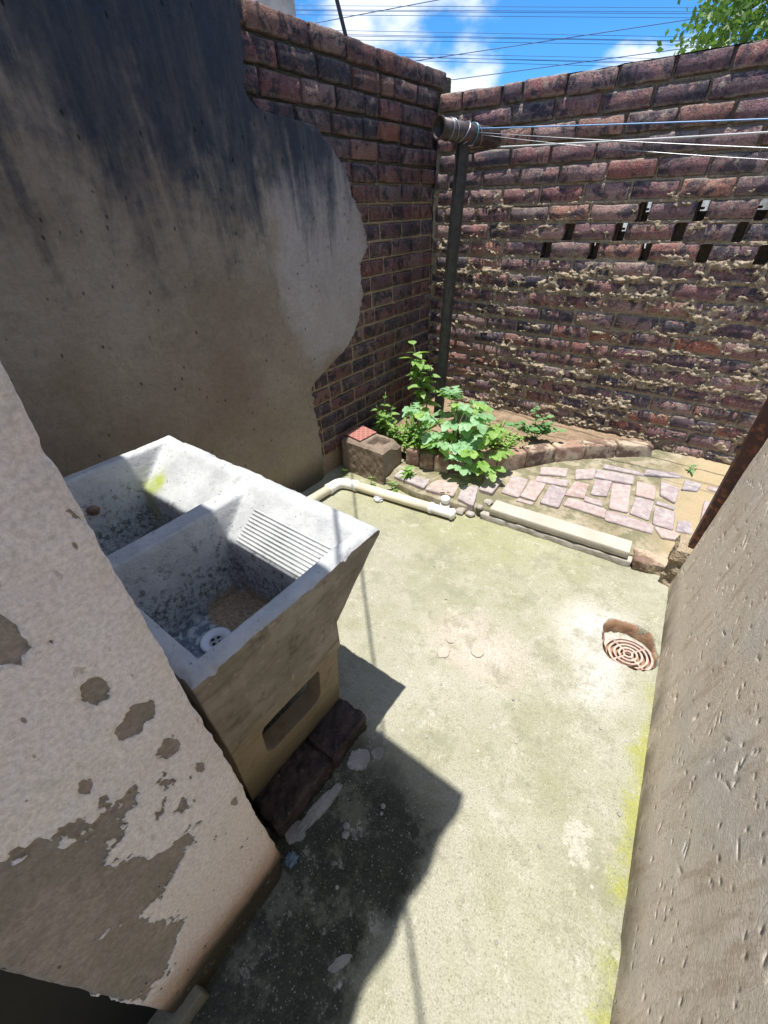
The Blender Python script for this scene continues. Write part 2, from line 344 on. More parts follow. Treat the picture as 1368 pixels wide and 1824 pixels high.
def trough_in_mat():
    g = G('worn grey wash trough concrete', .8, .25); x, y, z = g.xyz()
    f = g.noise(8, 7, .65); c = g.mix(g.st(f, .3, .7), (.36, .375, .385), (.50, .515, .52))
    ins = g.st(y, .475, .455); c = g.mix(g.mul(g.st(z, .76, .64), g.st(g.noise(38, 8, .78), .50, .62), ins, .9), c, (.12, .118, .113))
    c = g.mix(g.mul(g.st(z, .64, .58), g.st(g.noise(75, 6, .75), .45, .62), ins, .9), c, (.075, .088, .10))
    c = g.mix(g.mul(g.st(g.noise(95, 4, .6), .63, .69), .75), c, (.13, .13, .125))
    # brown silt on the floor of the near basin, algae in the far corner of the other
    fl = g.st(z, .53, .49)
    c = g.mix(g.mul(fl, .8), c, g.mix(g.st(g.noise(42, 7, .7, None, .6), .46, .58), (.13, .16, .18), (.50, .53, .55)))
    c = g.mix(g.mul(fl, g.blob(-.79, .372, .145, .092, 'xy', .18, 14, .15), .95), c, g.mix(g.st(g.noise(110, 5, .7), .3, .7), (.20, .13, .075), (.44, .335, .215)))
    c = g.mix(g.mul(g.blob(-1.345, .49, .07, .075, 'xy', .5, 18, .9), g.st(z, .755, .68), g.st(g.noise(40, 5), .25, .5), .95), c, (.30, .36, .05))
    h = g.add(g.noise(60, 7, .7), g.mul(g.st(g.noise(26, 7, .7), .46, .6), -.35))
    return g.done(c, g.bump(h, .55, .004))
M_TROUGH = trough_in_mat()
def trough_out_mat():
    g = G('stained brown trough concrete', .88, .2)
    f = g.noise(7, 7, .65); c = g.mix(g.st(f, .3, .7), (.20, .178, .145), (.315, .285, .24))
    c = g.mix(g.mul(g.st(g.noise(9, 6, .7, g.scale(g.P, (1, .6, 2.5)), 1.), .5, .7), .7), c, (.10, .083, .06))
    c = g.mix(g.mul(g.st(g.noise(40, 6, .7), .58, .68), .6), c, (.40, .355, .29)); c = g.mix(g.mul(g.st(g.noise(17, 8, .75), .54, .66), .6), c, (.085, .072, .052))
    z = g.xyz()[2]; c = g.mix(g.mul(g.st(z, .53, .40), .45), c, (.26, .19, .09))
    c = g.mix(g.mul(g.st(z, .30, .06), .7), c, (.05, .045, .03))
    return g.done(c, g.bump(g.add(g.noise(55, 7, .7), g.mul(g.noise(14, 4), .7)), .6, .005))
M_TROUGH_OUT = trough_out_mat()
M_BLOCK = conc_mat('coarse brown cement block', (.20, .155, .12), (.30, .235, .185), .6, (.07, .055, .045), bs=1.0)
M_COPING = conc_mat('pale smooth concrete kerb', (.42, .385, .325), (.52, .48, .41), .4, (.30, .27, .22), bs=.25)
M_RUBBLE = conc_mat('broken grey mortar', (.33, .30, .26), (.48, .45, .40), .4, (.15, .13, .1))
M_CHIP = conc_mat('pale mortar chip', (.24, .23, .21), (.42, .40, .36), .25, (.3, .28, .25))
M_SPOT = conc_mat('pinkish cement spot', (.40, .355, .295), (.48, .435, .37), .4, (.28, .25, .2))
M_DARKBRICK = conc_mat('wet dark brick', (.028, .021, .019), (.078, .055, .05), .6, (.20, .175, .165), .5, 16, 1.0)
M_POLE = conc_mat('grey rough concrete pole', (.30, .29, .28), (.42, .41, .40), .6, (.14, .135, .13))
def paver_mat():
    g = G('worn paving brick with cement film', .9, .2); r = g.rnd(); v = g.objco()
    base = g.ramp(r, [(0, (.38, .25, .22)), (.25, (.32, .27, .29)), (.5, (.43, .30, .26)), (.75, (.30, .27, .30)), (1, (.42, .32, .30))])
    c = g.mix(g.mul(g.st(g.noise(14, 5, .6, v), .5, .68), .5), base, (.21, .195, .225))
    c = g.mix(g.mul(g.st(g.noise(26, 8, .78, v), .40, .62), .75), c, (.49, .46, .445))
    c = g.mix(g.st(g.noise(160, 4, .7, v), .3, .7, .35, 0), c, (.15, .12, .11))
    return g.done(c, g.bump(g.add(g.noise(70, 7, .7, v), g.noise(22, 6, .7, v)), .7, .004))
M_PAVER = paver_mat()
def kerb_mat():
    g = G('kerb brick smeared with sandy cement', .92, .15); r = g.rnd(); v = g.objco()
    base = g.ramp(r, [(0, (.25, .155, .12)), (.5, (.15, .10, .08)), (1, (.32, .21, .155))])
    c = g.mix(g.mul(g.st(g.noise(10, 6, .65, v), .45, .6), .8), base, (.50, .42, .31))
    c = g.mix(g.mul(g.st(g.noise(24, 6, .7, v), .55, .7), .7), c, (.07, .055, .04))
    return g.done(c, g.bump(g.noise(60, 7, .7, v), .8, .006))
M_KERB = kerb_mat()
def bed_mat():
    g = G('sandy mossy paving bed', .95, .1); x, y, z = g.xyz(); f = g.noise(7, 7, .65)
    c = g.mix(g.st(f, .3, .7), (.28, .24, .16), (.43, .385, .30)); c = g.mix(g.mul(g.st(g.noise(12, 6, .65), .42, .58), .8, g.st(x, .30, .05)), c, (.15, .15, .085))
    c = g.mix(g.mul(g.st(g.add(x, g.mul(g.noise(5), .4)), .25, .45), .8), c, (.46, .36, .22))
    c = g.mix(g.st(g.noise(180, 3, .7), .3, .7, .4, 0), c, (.14, .12, .07))
    return g.done(c, g.bump(g.noise(80, 7, .72), .8, .006))
M_BED = bed_mat()
M_SOIL = conc_mat('dry brown garden soil', (.20, .14, .09), (.36, .27, .185), .5, (.06, .045, .03), .97, 14, 1.0)
M_GROUND = conc_mat('bare sandy ground', (.30, .24, .17), (.38, .32, .24), .3, (.15, .13, .08), .95, 2)
M_PVC = simple('aged cream plastic pipe', (.66, .61, .47), .4, .45, 0, .06, 12, .08)
M_PVC_W = simple('white plastic fitting', (.74, .73, .70), .4, .45, 0, .06, 14, .08)
M_PVC_D = simple('grime stained plastic collar', (.38, .33, .26), .5, .4, 0, .35, 60, .2)
M_GRATE = simple('stained pinkish white plastic grate', (.45, .35, .305), .6, .3, 0, .3, 50, .15)
M_PIT = conc_mat('rust brown clay gully', (.27, .16, .10), (.40, .26, .17), .6, (.10, .06, .04))
M_BLACK = simple('dark void', (.012, .011, .01), .9, .1)
def rust_mat(name, c0, c1, k=.5, rough=.55):
    g = G(name, rough, .4); f = g.noise(30, 7, .7); c = g.mix(g.st(f, k - .1, k + .12), c0, c1)
    return g.done(c, g.bump(g.noise(90, 6, .7), .4, .003))
M_IRON = rust_mat('dark oxidised steel tube', (.038, .026, .024), (.085, .06, .055), .52, .42)
M_POST = rust_mat('dark weathered post', (.026, .026, .025), (.055, .05, .042), .5, .6)
M_RUST = rust_mat('rusty red brown steel frame', (.05, .022, .018), (.30, .10, .035), .60)
M_WIRE = simple('galvanised wire', (.30, .31, .33), .35, .5, .8, .1, 60, .1)
M_ROPE = simple('white twisted rope', (.55, .55, .55), .8, .2, 0, .15, 300, .6)
M_BLUE = simple('pale blue plastic coated wire', (.16, .34, .60), .4, .5, 0, .1, 60, .1)
M_TEAL = simple('teal plastic wire tie', (.06, .25, .32), .4, .5, 0, .1, 60, .1)
M_CABLE = simple('black cable', (.015, .016, .02), .5, .4)
M_PLWIRE = simple('overhead aluminium conductor', (.05, .10, .20), .5, .4)
M_DOORWAY_DARK = simple('near black unlit doorway', (.005, .005, .006), .6, .3)  # near black colour stands in for the shade in the doorway
M_ROOF = simple('red brown roof sheet', (.20, .09, .06), .7, .3)
M_PLUG = simple('white enamelled plughole', (.78, .78, .78), .25, .5, 0, .05, 40, .05)
M_STUB = rust_mat('brown rubber hose end', (.10, .055, .035), (.18, .11, .075), .5, .5)
M_TIN = simple('blue grey crumpled wrapper', (.10, .14, .17), .4, .5, 0, .5, 60, .2)
def tile_mat():
    g = G('red glazed tile with pale crosshatch', .55, .4); v = g.objco(False); x, y, z = g.xyz(v)
    def line(s): return g.st(g.math('ABSOLUTE', g.math('SUBTRACT', g.math('FRACT', g.mul(s, 24.)), .5)), .42, .46)
    l = g.math('MAXIMUM', line(g.add(x, y)), line(g.math('SUBTRACT', x, y)))
    c = g.mix(g.noise(20, 5), (.24, .085, .065), (.36, .14, .11)); c = g.mix(g.mul(l, .55), c, (.50, .34, .30))
    return g.done(c, g.bump(g.mul(l, -1.), .4, .002))
M_TILE = tile_mat()
def clear_mat():
    g = G('crumpled clear plastic', .18, .5); g.b.inputs['Transmission Weight'].default_value = .55; g.b.inputs['IOR'].default_value = 1.3
    return g.done((.85, .87, .9))
M_CLEAR = clear_mat()
def leaf_mat(name, c0, c1, tr=.35, rough=.45):
    g = G(name, rough, .4); r = g.rnd(); n = g.noise(45, 4, .6)
    c = g.mix(r, c0, c1); c = g.mix(g.st(n, .35, .7, 0, .45), c, tuple(x * .55 for x in c0))
    g.set(g.b.inputs['Base Color'], c)
    t = g.n('ShaderNodeBsdfTranslucent', {0: g.mix(1., c, (1.25, 1.35, .6), 'MULTIPLY')})
    mx = g.n('ShaderNodeMixShader', {0: tr, 1: g.b.outputs[0], 2: t}); g.t.links.new(mx, g.out.inputs[0])
    g.set(g.b.inputs['Normal'], g.bump(g.noise(120, 4, .6), .3, .002))
    return g.m
M_LEAF_BIG = leaf_mat('pale bluish green leaf', (.27, .48, .25), (.40, .63, .38), .4)
M_LEAF_YEL = leaf_mat('yellowish green leaf', (.24, .42, .10), (.38, .56, .18), .4)
M_LEAF_SAP = leaf_mat('fresh yellow green leaf', (.24, .42, .11), (.38, .56, .22), .4)
M_LEAF_WEED = leaf_mat('mid green weed leaf', (.15, .31, .07), (.32, .48, .15), .35)
M_LEAF_ROUND = leaf_mat('soft green round leaf', (.16, .34, .14), (.24, .44, .20), .35)
M_LEAF_TREE = leaf_mat('tree leaf', (.05, .13, .025), (.12, .22, .05), .4)
M_STEM = simple('green stem', (.12, .18, .06), .6, .3)
M_BARK = simple('tree bark', (.12, .09, .06), .9, .2)

# ------------------------------------------------------------------ structure: ground and yard floor
LX = -1.7324      # face of the side wall on the left
CY = 2.893        # y of the corner
FA = R(1.69)      # the far wall runs a little off square
gm = mesh_np('ground', [(-400, -400, -.16), (400, -400, -.16), (400, 400, -.16), (-400, 400, -.16)], [(0, 1, 2, 3)], False)
link('ground', gm, M_GROUND, kind='structure')
def axis(segs):
    out = []
    for a, b, d in segs: out += list(np.arange(a, b, d))
    return np.array(out + [segs[-1][1]])
PITC = (.158, 1.362)
fx = axis([(-1.75, -.9, .02), (-.9, .02, .0125), (.02, .29, .004), (.29, .44, .01)]); fy = axis([(-1.6, -.1, .03), (-.1, 1.2, .0125), (1.2, 1.52, .004), (1.52, 1.9, .0125)])
XX, YY = np.meshgrid(fx, fy, indexing='ij')
def floor_h(x, y):
    h = .004 * fbm(x * 3, y * 3, 0, 4, 3) + .0012 * fbm(x * 45, y * 45, 0, 3, 9)
    ang = np.arctan2(y - PITC[1], x - PITC[0])
    # squarish hole round the gully, broken edge
    u = np.abs((x - PITC[0]) * .97 + (y - PITC[1]) * .24); v = np.abs((y - PITC[1]) * .97 - (x - PITC[0]) * .24)
    d = (u ** 3.2 / .094 ** 3.2 + v ** 3.2 / .112 ** 3.2) ** (1 / 3.2) + .05 * vn(ang * 2.5, 0, 0, 4) + .03 * vn(x * 70, y * 70, 0, 6)
    hole = sstep(1.03, .93, d)
    lip = .007 * sstep(1.3, 1.05, d) * (1 - hole)
    h = h + lip - hole * .062 * (1 + .12 * vn(x * 60, y * 60, 0, 8))
    # raised mortar strip at the foot of the right wall
    wx = .345 - .058 * y + .055
    s = sstep(wx - .052, wx - .040, x + .012 * vn(y * 9, 1, 0, 12) + .006 * vn(y * 40, 2, 0, 13)) * sstep(.30, .36, y) * sstep(1.75, 1.7, y)
    h = h + s * (.012 + .003 * vn(x * 50, y * 50, 0, 14)) * (1 - hole)
    s2 = sstep(wx - .085, wx - .075, x + .012 * vn(y * 7, 3, 0, 15)) * sstep(.46, .44, y)
    h = h + s2 * .014
    # shallow step down below the sink side
    return h
ZZ = floor_h(XX, YY)
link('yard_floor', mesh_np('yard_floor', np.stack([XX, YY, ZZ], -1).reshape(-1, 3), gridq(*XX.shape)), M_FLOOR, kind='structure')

# ------------------------------------------------------------------ brick meshes
def brick_mesh(L, Hh, D, seed, nx=5, nz=4):
    """brick lying along x, front face at y=0 looking to -y, origin at the middle of the bottom front edge"""
    rg = random.Random(seed); V = []; Q = []
    us = np.linspace(0, 1, nx + 1); ws = np.linspace(0, 1, nz)
    for i, u in enumerate(us):
        for j, w in enumerate(ws):
            ex = min(u, 1 - u) < .01; ez = min(w, 1 - w) < .01
            x = (u - .5) * L; z = w * Hh; y = 0
            if not ex and (i in (1, nx - 1)): x = (-.5 * L + .0075) * (1 if i == 1 else -1)
            if not ez and nz == 4: z = .0065 if j == 1 else Hh - .0065
            if ex or ez: y = .0065 + rg.uniform(-.003, .005)
            else: y = rg.uniform(-.002, .002)
            if ex and ez: y += .003; x *= .985; z += (.003 if w < .5 else -.003)
            if ex: x += rg.uniform(-.003, .003)
            if ez: z += rg.uniform(-.0028, .0028)
            V.append((x, y, z))
    def id(i, j): return i * nz + j
    for i in range(nx):
        for j in range(nz - 1): Q.append((id(i, j), id(i + 1, j), id(i + 1, j + 1), id(i, j + 1)))
    per = [id(i, 0) for i in range(nx + 1)] + [id(nx, j) for j in range(1, nz)] + [id(i, nz - 1) for i in range(nx - 1, -1, -1)] + [id(0, j) for j in range(nz - 2, 0, -1)]
    b0 = len(V)
    for p in per: V.append((V[p][0], D, V[p][2]))
    for k in range(len(per)):
        a, b = per[k], per[(k + 1) % len(per)]; Q.append((b, a, b0 + k, b0 + (k + 1) % len(per)))
    return mesh_np('brick', V, Q)
BR = {}
for kind_, L_ in (('s', .213), ('h', .100)):
    BR[kind_] = [brick_mesh(L_, .073, .10, 100 + 7 * i + (0 if kind_ == 's' else 50), 5 if kind_ == 's' else 3) for i in range(12 if kind_ == 's' else 5)]
def brick_copies(mat):
    out = {}
    for k, ms in BR.items():
        out[k] = []
        for m in ms:
            c = m.copy(); c.materials.append(mat); out[k].append(c)
    return out

# ------------------------------------------------------------------ far brick wall (local frame: x along the wall, face at y=0 looking to -y)
rg = random.Random(11)
FW = thing('brick_wall', 'sunlit far brick wall with rows of small gaps and crumbling mortar', 'wall', (LX, CY, 0), rz=FA)
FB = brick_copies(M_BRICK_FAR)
PIT = .0878; TOPB = 1.8545; FEND = 3.0
fbricks = []   # (x0, x1, z0, k)
HOLES = {6: [1.248, 1.501, 1.741], 7: [.889, 1.157, 1.437, 1.689], 8: [.779, 1.046, 1.306, 1.576, 1.814]}
TOPJ = [.02, .167, .403, .518, .747, .981, 1.214, 1.431]
for k in range(21):
    z0 = TOPB - PIT * k
    if k == 0: xs = TOPJ + [1.66 + .232 * i for i in range(6)]
    else:
        off = (.0 if k % 2 else -.116) + rg.uniform(-.03, .03); xs = [.015 + off]
        while xs[-1] < FEND - .1: xs.append(xs[-1] + .225 + rg.uniform(-.008, .012))
        if k in HOLES:
            hs = HOLES[k]; first = hs[0] - .03; xs = []
            x = first
            while x > .0: xs.insert(0, x); x -= .228 + rg.uniform(-.01, .01)
            xs = [max(.015, xs[0] - .225)] + xs if xs[0] > .05 else xs
            xs = xs[:-1] + [('gap', first, first + .058)]
            for h0, h1 in zip(hs, hs[1:]): xs.append(('gap', h1 - rg.uniform(.020, .030), h1 + rg.uniform(.022, .030)))
            e = hs[-1] + .028
            for i in range(4): xs.append(('gap', e + .222 + .278 * i, e + .222 + .056 + .278 * i))
    seq = []; prev = None
    for it in xs:
        if isinstance(it, tuple):
            if prev is not None: seq.append((prev, it[1], True))
            prev = it[2]
        else:
            if prev is not None: seq.append((prev, it - .012, False))
            prev = it
    for a, b, g_ in seq:
        a = max(a, .004)
        if b - a < .045 or a > FEND: continue
        fbricks.append((a, min(b, FEND), z0, k))
for a, b, z0, k in fbricks:
    L_ = b - a; kd = 'h' if L_ < .15 else 's'
    m = rg.choice(FB[kd]); o = link('brick', m, None, FW)
    o.location = ((a + b) / 2, rg.uniform(-.004, .005) - (.003 if k == 0 else 0), z0 + rg.uniform(-.003, .003)); o.scale = (L_ / (.1 if kd == 'h' else .213), 1, rg.uniform(.97, 1.03))
    o.rotation_euler = (rg.uniform(-.02, .02), rg.uniform(-.012, .012), rg.uniform(-.012, .012))
# mortar: fine relief sheet, squeezed out over the lower courses
mx_ = np.concatenate([np.arange(0, 2.2, .0052), np.arange(2.2, FEND + .001, .012)]); mz_ = np.concatenate([np.arange(-.02, 1.35, .0045), np.arange(1.35, 1.931, .006)])
MX, MZ = np.meshgrid(mx_, mz_, indexing='ij')
kk = (TOPB + PIT - MZ) / PIT; kf = np.clip(np.ceil(kk - 1e-6) - 1, 0, 21); zb = TOPB - PIT * kf; rel = MZ - zb   # height above the bottom of the course
NW = fbm(MX * 32, MZ * 45, 0, 4, 24, .65); inb = np.zeros_like(MX)
for a, b, z0, k in fbricks:
    ix = np.where((mx_ > a - .02) & (mx_ < b + .02))[0]; iz = np.where((mz_ > z0 - .02) & (mz_ < z0 + .095))[0]
    if len(ix) and len(iz):
        sx = np.minimum(mx_[ix] - a, b - mx_[ix])[:, None]; sz = np.minimum(mz_[iz] - z0, z0 + .073 - mz_[iz])[None, :]
        lw = sstep(1.30, 1.05, mz_[iz])[None, :]; sx = sx - lw * .006 + .010 * lw * NW[np.ix_(ix, iz)]; sz = sz - lw * .010 + .018 * lw * NW[np.ix_(ix, iz)] ; d = np.minimum(sx, sz); w = sstep(-.001, .006, d); sub = inb[np.ix_(ix, iz)]; inb[np.ix_(ix, iz)] = np.maximum(sub, w)
low = sstep(1.28, 1.05, MZ); mid = sstep(1.75, 1.45, MZ) * (1 - low)
n1 = fbm(MX * 14, MZ * 30, 0, 4, 21); n2 = fbm(MX * 45, MZ * 60, 0, 4, 22, .65); n3 = fbm(MX * 7, MZ * 12, 0, 3, 23)
hi = sstep(1.42, 1.62, MZ); dep = .012 + .012 * hi - .004 * n1 - .007 * n2 - mid * .004
ledge = sstep(.062, .08, rel) * sstep(.094, .084, rel)          # lumps sitting in the bed joint under the next course
out_ = low * (.013 + .018 * np.clip(n3 + .3, 0, 1)) + mid * (.003 + .014 * np.clip(n3 - .0, 0, 1))
n4 = fbm(MX * 95, MZ * 105, 0, 3, 26, .7); out_ = .80 * out_ * (.15 + 1.25 * sstep(-.25, .3, fbm(MX * 3.1, MZ * 7, 0, 3, 25)))
dep = dep - out_ * (.55 + .9 * np.clip(n2 + .35, 0, 1.2))
under = .020 - low * (.026 + .008 * n2) * sstep(.04, .30, .7 * n3 + .8 * n1 + .6 * n2 - .04) - mid * (.024 + .008 * n2) * sstep(.30, .6, .7 * n3 + n1 + .7 * n2) # mortar smeared over some faces
under = under + .014 * hi; dep = dep * (1 - inb) + under * inb
dep = dep - (.0055 * low + .003 * mid) * n4 * (1 - .5 * inb)
gapm = np.zeros_like(MX, bool)
for k, hs in HOLES.items():
    z0 = TOPB - PIT * k
    row = sorted([q for q in fbricks if q[3] == k])
    for p, q in zip(row, row[1:]):
        if q[0] - p[1] > .04 and p[1] > hs[0] - .1:
            gapm |= (MX > p[1] + .002) & (MX < q[0] - .002) & (MZ > z0 - .003) & (MZ < z0 + .074)
mask = ~(gapm[:-1, :-1] | gapm[1:, 1:])
me = mesh_np('mortar', np.stack([MX, dep, MZ], -1).reshape(-1, 3), gridq(*MX.shape, mask)[:, ::-1][:, [0, 1, 2, 3]])
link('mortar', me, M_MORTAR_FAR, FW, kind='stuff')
# rear leaf of the wall with a few see-through slots
bm = bmesh.new(); zlo, zhi = TOPB - PIT * 8 - .006, TOPB - PIT * 6 + .076
box(bm, 0, FEND, .101, .205, -.1, zlo); box(bm, 0, FEND, .101, .205, zhi, 1.925)
for k, hs in HOLES.items():
    z0 = TOPB - PIT * k - .006; sl = {6: [hs[0] + .005, hs[1] + .01, hs[2] + .01], 7: [hs[1] + .004], 8: [hs[1] - .028, hs[2] - .026]}[k]
    x = 0
    for s in sl:
        w = .013 if k == 8 else (.022 if k == 6 and s < 1.3 else .027)
        box(bm, x, s - w, .101 + .001 * (k - 6), .205, z0, z0 + PIT); x = s + w; box(bm, s - w + .001, s + w - .001, .15, .20, z0 + .001, z0 + PIT * (.42 if k != 8 else .5)); box(bm, s - w + .001, s - w * .3, .16, .19, z0 + PIT * .5, z0 + PIT * .62)
    box(bm, x, FEND, .101 + .001 * (k - 6), .205, z0, z0 + PIT)
link('rear_leaf', from_bm('rear_leaf', bm), M_MORTAR_LEFT, FW)
cap = np.stack([*np.meshgrid(np.arange(0, FEND + .01, .02), np.linspace(.002, .205, 12), indexing='ij')], -1).reshape(-1, 2)
cz = 1.926 + .006 * fbm(cap[:, 0] * 20, cap[:, 1] * 20, 0, 4, 31) 
link('mortar_cap', mesh_np('mortar_cap', np.c_[cap, cz], gridq(len(np.arange(0, FEND + .01, .02)), 12)), M_MORTAR_LEFT, FW)

# ------------------------------------------------------------------ side wall on the left
LW = thing('brick_wall', 'shaded side wall half covered in black-stained plaster, brickwork showing beside the corner', 'wall', (LX, CY, 0))
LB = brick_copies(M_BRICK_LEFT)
edge = np.array([[1.48, 2.05], [1.502, 1.94], [1.492, 1.854], [1.463, 1.806], [1.501, 1.749], [1.552, 1.735], [1.643, 1.732], [1.79, 1.728], [1.856, 1.707], [1.922, 1.653], [1.983, 1.609], [2.029, 1.579], [2.052, 1.48], [2.125, 1.384], [2.171, 1.293], [2.171, 1.24], [2.103, 1.164], [2.105, 1.021], [2.077, .905], [2.015, .822], [1.901, .734], [1.795, .695], [1.651, .633], [1.61, .607], [1.608, .5], [1.605, .431], [1.621, .239], [1.614, .08], [1.585, -.02]])[::-1]
def edge_y(z): return np.interp(z, edge[:, 1], edge[:, 0])
LT = 1.965; LP = .087; lbr = []
rg = random.Random(5)
for k in range(22):
    z0 = LT - LP * k; y = 3.10 - (0 if k % 2 else .11) + rg.uniform(-.02, .02)
    first = True
    while True:
        kd = 'h' if (rg.random() < (.12 if k < 9 else .28) or (first and k % 2 == 0 and False)) else 's'
        L_ = (.1 if kd == 'h' else .213) * rg.uniform(.95, 1.03)
        y0 = y - L_
        if k > 0 and y > CY + .1: pass
        lo = min(edge_y(z0), edge_y(z0 + .073))
        if y < lo - .02: break
        lbr.append((y0, y, z0, k, kd)); y = y0 - .013; first = False
redset = False
for y0, y1, z0, k, kd in lbr:
    if k > 0 and y0 > CY - .02: continue
    o = link('brick', rg.choice(LB[kd]), None, LW); o.location = (rg.uniform(-.004, .003), (y0 + y1) / 2 - CY, z0 + rg.uniform(-.002, .002))
    o.rotation_euler = (rg.uniform(-.01, .01), rg.uniform(-.015, .015), R(90) + rg.uniform(-.012, .012)); o.scale = ((y1 - y0) / (.1 if kd == 'h' else .213), 1, rg.uniform(.97, 1.03))
my = np.arange(1.35, 3.10, .008); mz = np.arange(-.02, 2.034, .0075); MY, MZ2 = np.meshgrid(my, mz, indexing='ij'); inb = np.zeros_like(MY)
for y0, y1, z0, k, kd in lbr:
    ix = np.where((my > y0 - .02) & (my < y1 + .02))[0]; iz = np.where((mz > z0 - .02) & (mz < z0 + .095))[0]
    if len(ix) and len(iz):
        d = np.minimum(np.minimum(my[ix] - y0, y1 - my[ix])[:, None], np.minimum(mz[iz] - z0, z0 + .073 - mz[iz])[None, :])
        inb[np.ix_(ix, iz)] = np.maximum(inb[np.ix_(ix, iz)], sstep(-.001, .006, d))
upz = sstep(1.3, 1.75, MZ2)
dl = .006 + .017 * upz - .004 * fbm(MY * 30, MZ2 * 40, 0, 4, 41) - .005 * fbm(MY * 80, MZ2 * 90, 0, 3, 42); dl = dl * (1 - inb) + .034 * inb
link('mortar', mesh_np('mortar', np.stack([-dl, MY - CY, MZ2], -1).reshape(-1, 3), gridq(*MY.shape)), M_MORTAR_LEFT, LW, kind='stuff')
bm = bmesh.new(); box(bm, -.22, -.038, -3.5, .09, -.1, 1.965); link('wall_core', from_bm('wall_core', bm), M_MORTAR_LEFT, LW)
# plaster coat with a ragged broken edge
pz = np.arange(-.02, 2.075, .0085); nu = 150; PV = []
ey = edge_y(pz) + .024 * fbm(pz * 17, 0, 0, 5, 51, .75) + .007 * vn(pz * 90, 3, 0, 52)
y_start = -.4
us = np.linspace(0, 1, nu)
for z, e in zip(pz, ey):
    yy = y_start + (e - y_start) * (1 - (1 - us) ** 1.6); PV.append(np.stack([np.zeros(nu), yy, np.full(nu, z)], -1))
PV = np.array(PV); thick = .017
amp = .006 * fbm(PV[..., 1] * 2.3, PV[..., 2] * 2.3, 0, 4, 53) + .0016 * fbm(PV[..., 1] * 16, PV[..., 2] * 16, 0, 3, 54)
dE = ey[:, None] - PV[..., 1]
PV[..., 0] = thick + amp - .007 * sstep(.012, .0, dE) + .004 * sstep(.10, .02, dE) * vn(PV[..., 2] * 8, 1, 0, 55)
back = PV[:, -1:, :].copy(); back[..., 0] = -.012; back[..., 1] -= .006 + .004 * vn(pz * 60, 9, 0, 56)[:, None]
PV = np.concatenate([PV, back], 1); PV[..., 1] -= CY
link('plaster_coat', mesh_np('plaster_coat', PV.reshape(-1, 3), gridq(PV.shape[0], PV.shape[1])[:, ::-1]), M_PLASTER_LEFT, LW)

# ------------------------------------------------------------------ house wall whose end stands on the left
HW = thing('house_wall', 'peeling pinkish white plastered end of the house wall left of the wash trough', 'wall', (-.426, -.075, 0))
PX, Y0, Y1 = -.426, -.235, .087
hz = axis([(-.02, 1.4, .0045), (1.4, 2.62, .06)]); hy = None
# profile: far side, rounded corner, end face, rounded corner, near side
prof = []
rc = .013
prof += [(-1.28, Y1), (-.7, Y1), (-.30, Y1), (-.12, Y1)] + [(-.12 + .107 * i / 8, Y1) for i in range(1, 9)]
prof += [(-rc + rc * math.sin(a), Y1 - rc + rc * math.cos(a)) for a in np.linspace(.3, math.pi / 2, 4)]
prof += [(0, y) for y in np.linspace(Y1 - rc - .005, Y0 + rc, 74)]
prof += [(-rc + rc * math.cos(a), Y0 + rc - rc * math.sin(a)) for a in np.linspace(.4, math.pi / 2, 4)]
prof += [(-.06, Y0), (-.12, Y0), (-.5, Y0), (-1.28, Y0)]
prof = np.array(prof); n_ = len(prof)
HV = np.zeros((len(hz), n_, 3)); HV[..., 0] = prof[None, :, 0]; HV[..., 1] = prof[None, :, 1]; HV[..., 2] = hz[:, None]
nx_ = np.gradient(prof[:, 1]); ny_ = -np.gradient(prof[:, 0]); ln = np.hypot(nx_, ny_); nx_, ny_ = -nx_ / ln, -ny_ / ln
dsp = .004 * fbm(HV[..., 1] * 5, HV[..., 2] * 5, HV[..., 0] * 5, 4, 61) + .0015 * fbm(HV[..., 1] * 40, HV[..., 2] * 40, HV[..., 0] * 40, 3, 62)
cor = np.exp(-((HV[..., 1] - Y1) / .02) ** 2) * (HV[..., 0] > -.05)
dsp = dsp - cor * .007 * np.clip(fbm(HV[..., 2] * 3.6, 0, 0, 6, 66, .72) + .0, 0, 1) * 2 - cor * .05 * sstep(.11, .0, HV[..., 2]) * .6
yy_, zz_ = HV[..., 1], HV[..., 2]
def ell(cy, cz, ry_, rz2): return 1 - np.hypot((yy_ - cy) / ry_, (zz_ - cz) / rz2)
fz = fbm(yy_ * 11, zz_ * 9, 3, 6, 67, .62); fz2 = fbm(yy_ * 40, zz_ * 26, 1, 5, 68, .7)
pf = np.maximum.reduce([ell(-.235, .60, .165, .25) + 1.0 * fz + .25 * fz2, ell(-.175, .40, .075, .14) + .9 * fz + .4 * fz2, .55 * ell(-.15, .70, .22, .20) + .75 * fz2 - .30] + [1.2 * (ell(a, b, c, d) + .9 * fz2 + .3 * fz) for a, b, c, d in ((.003, .985, .013, .022), (.016, .895, .024, .024), (.026, .80, .017, .026), (-.03, 1.11, .02, .034), (.045, .70, .008, .02), (-.06, .86, .008, .014), (.06, .52, .007, .02))] + [1.4 * (fz2 - .52)])
pf = np.where(HV[..., 0] > -.02, pf, -1)
dsp = dsp - .0028 * sstep(-.02, .05, pf) + .0012 * np.exp(-((pf + .05) / .05) ** 2)
HV[..., 0] += nx_ * dsp; HV[..., 1] += ny_ * dsp; HV[..., 1] -= -.075
wme = mesh_np('wall_body', HV.reshape(-1, 3), gridq(len(hz), n_)); at_ = wme.attributes.new('peel', 'FLOAT', 'POINT'); at_.data.foreach_set('value', pf.reshape(-1).astype(np.float32))
link('wall_body', wme, M_PLASTER_WHITE, HW)
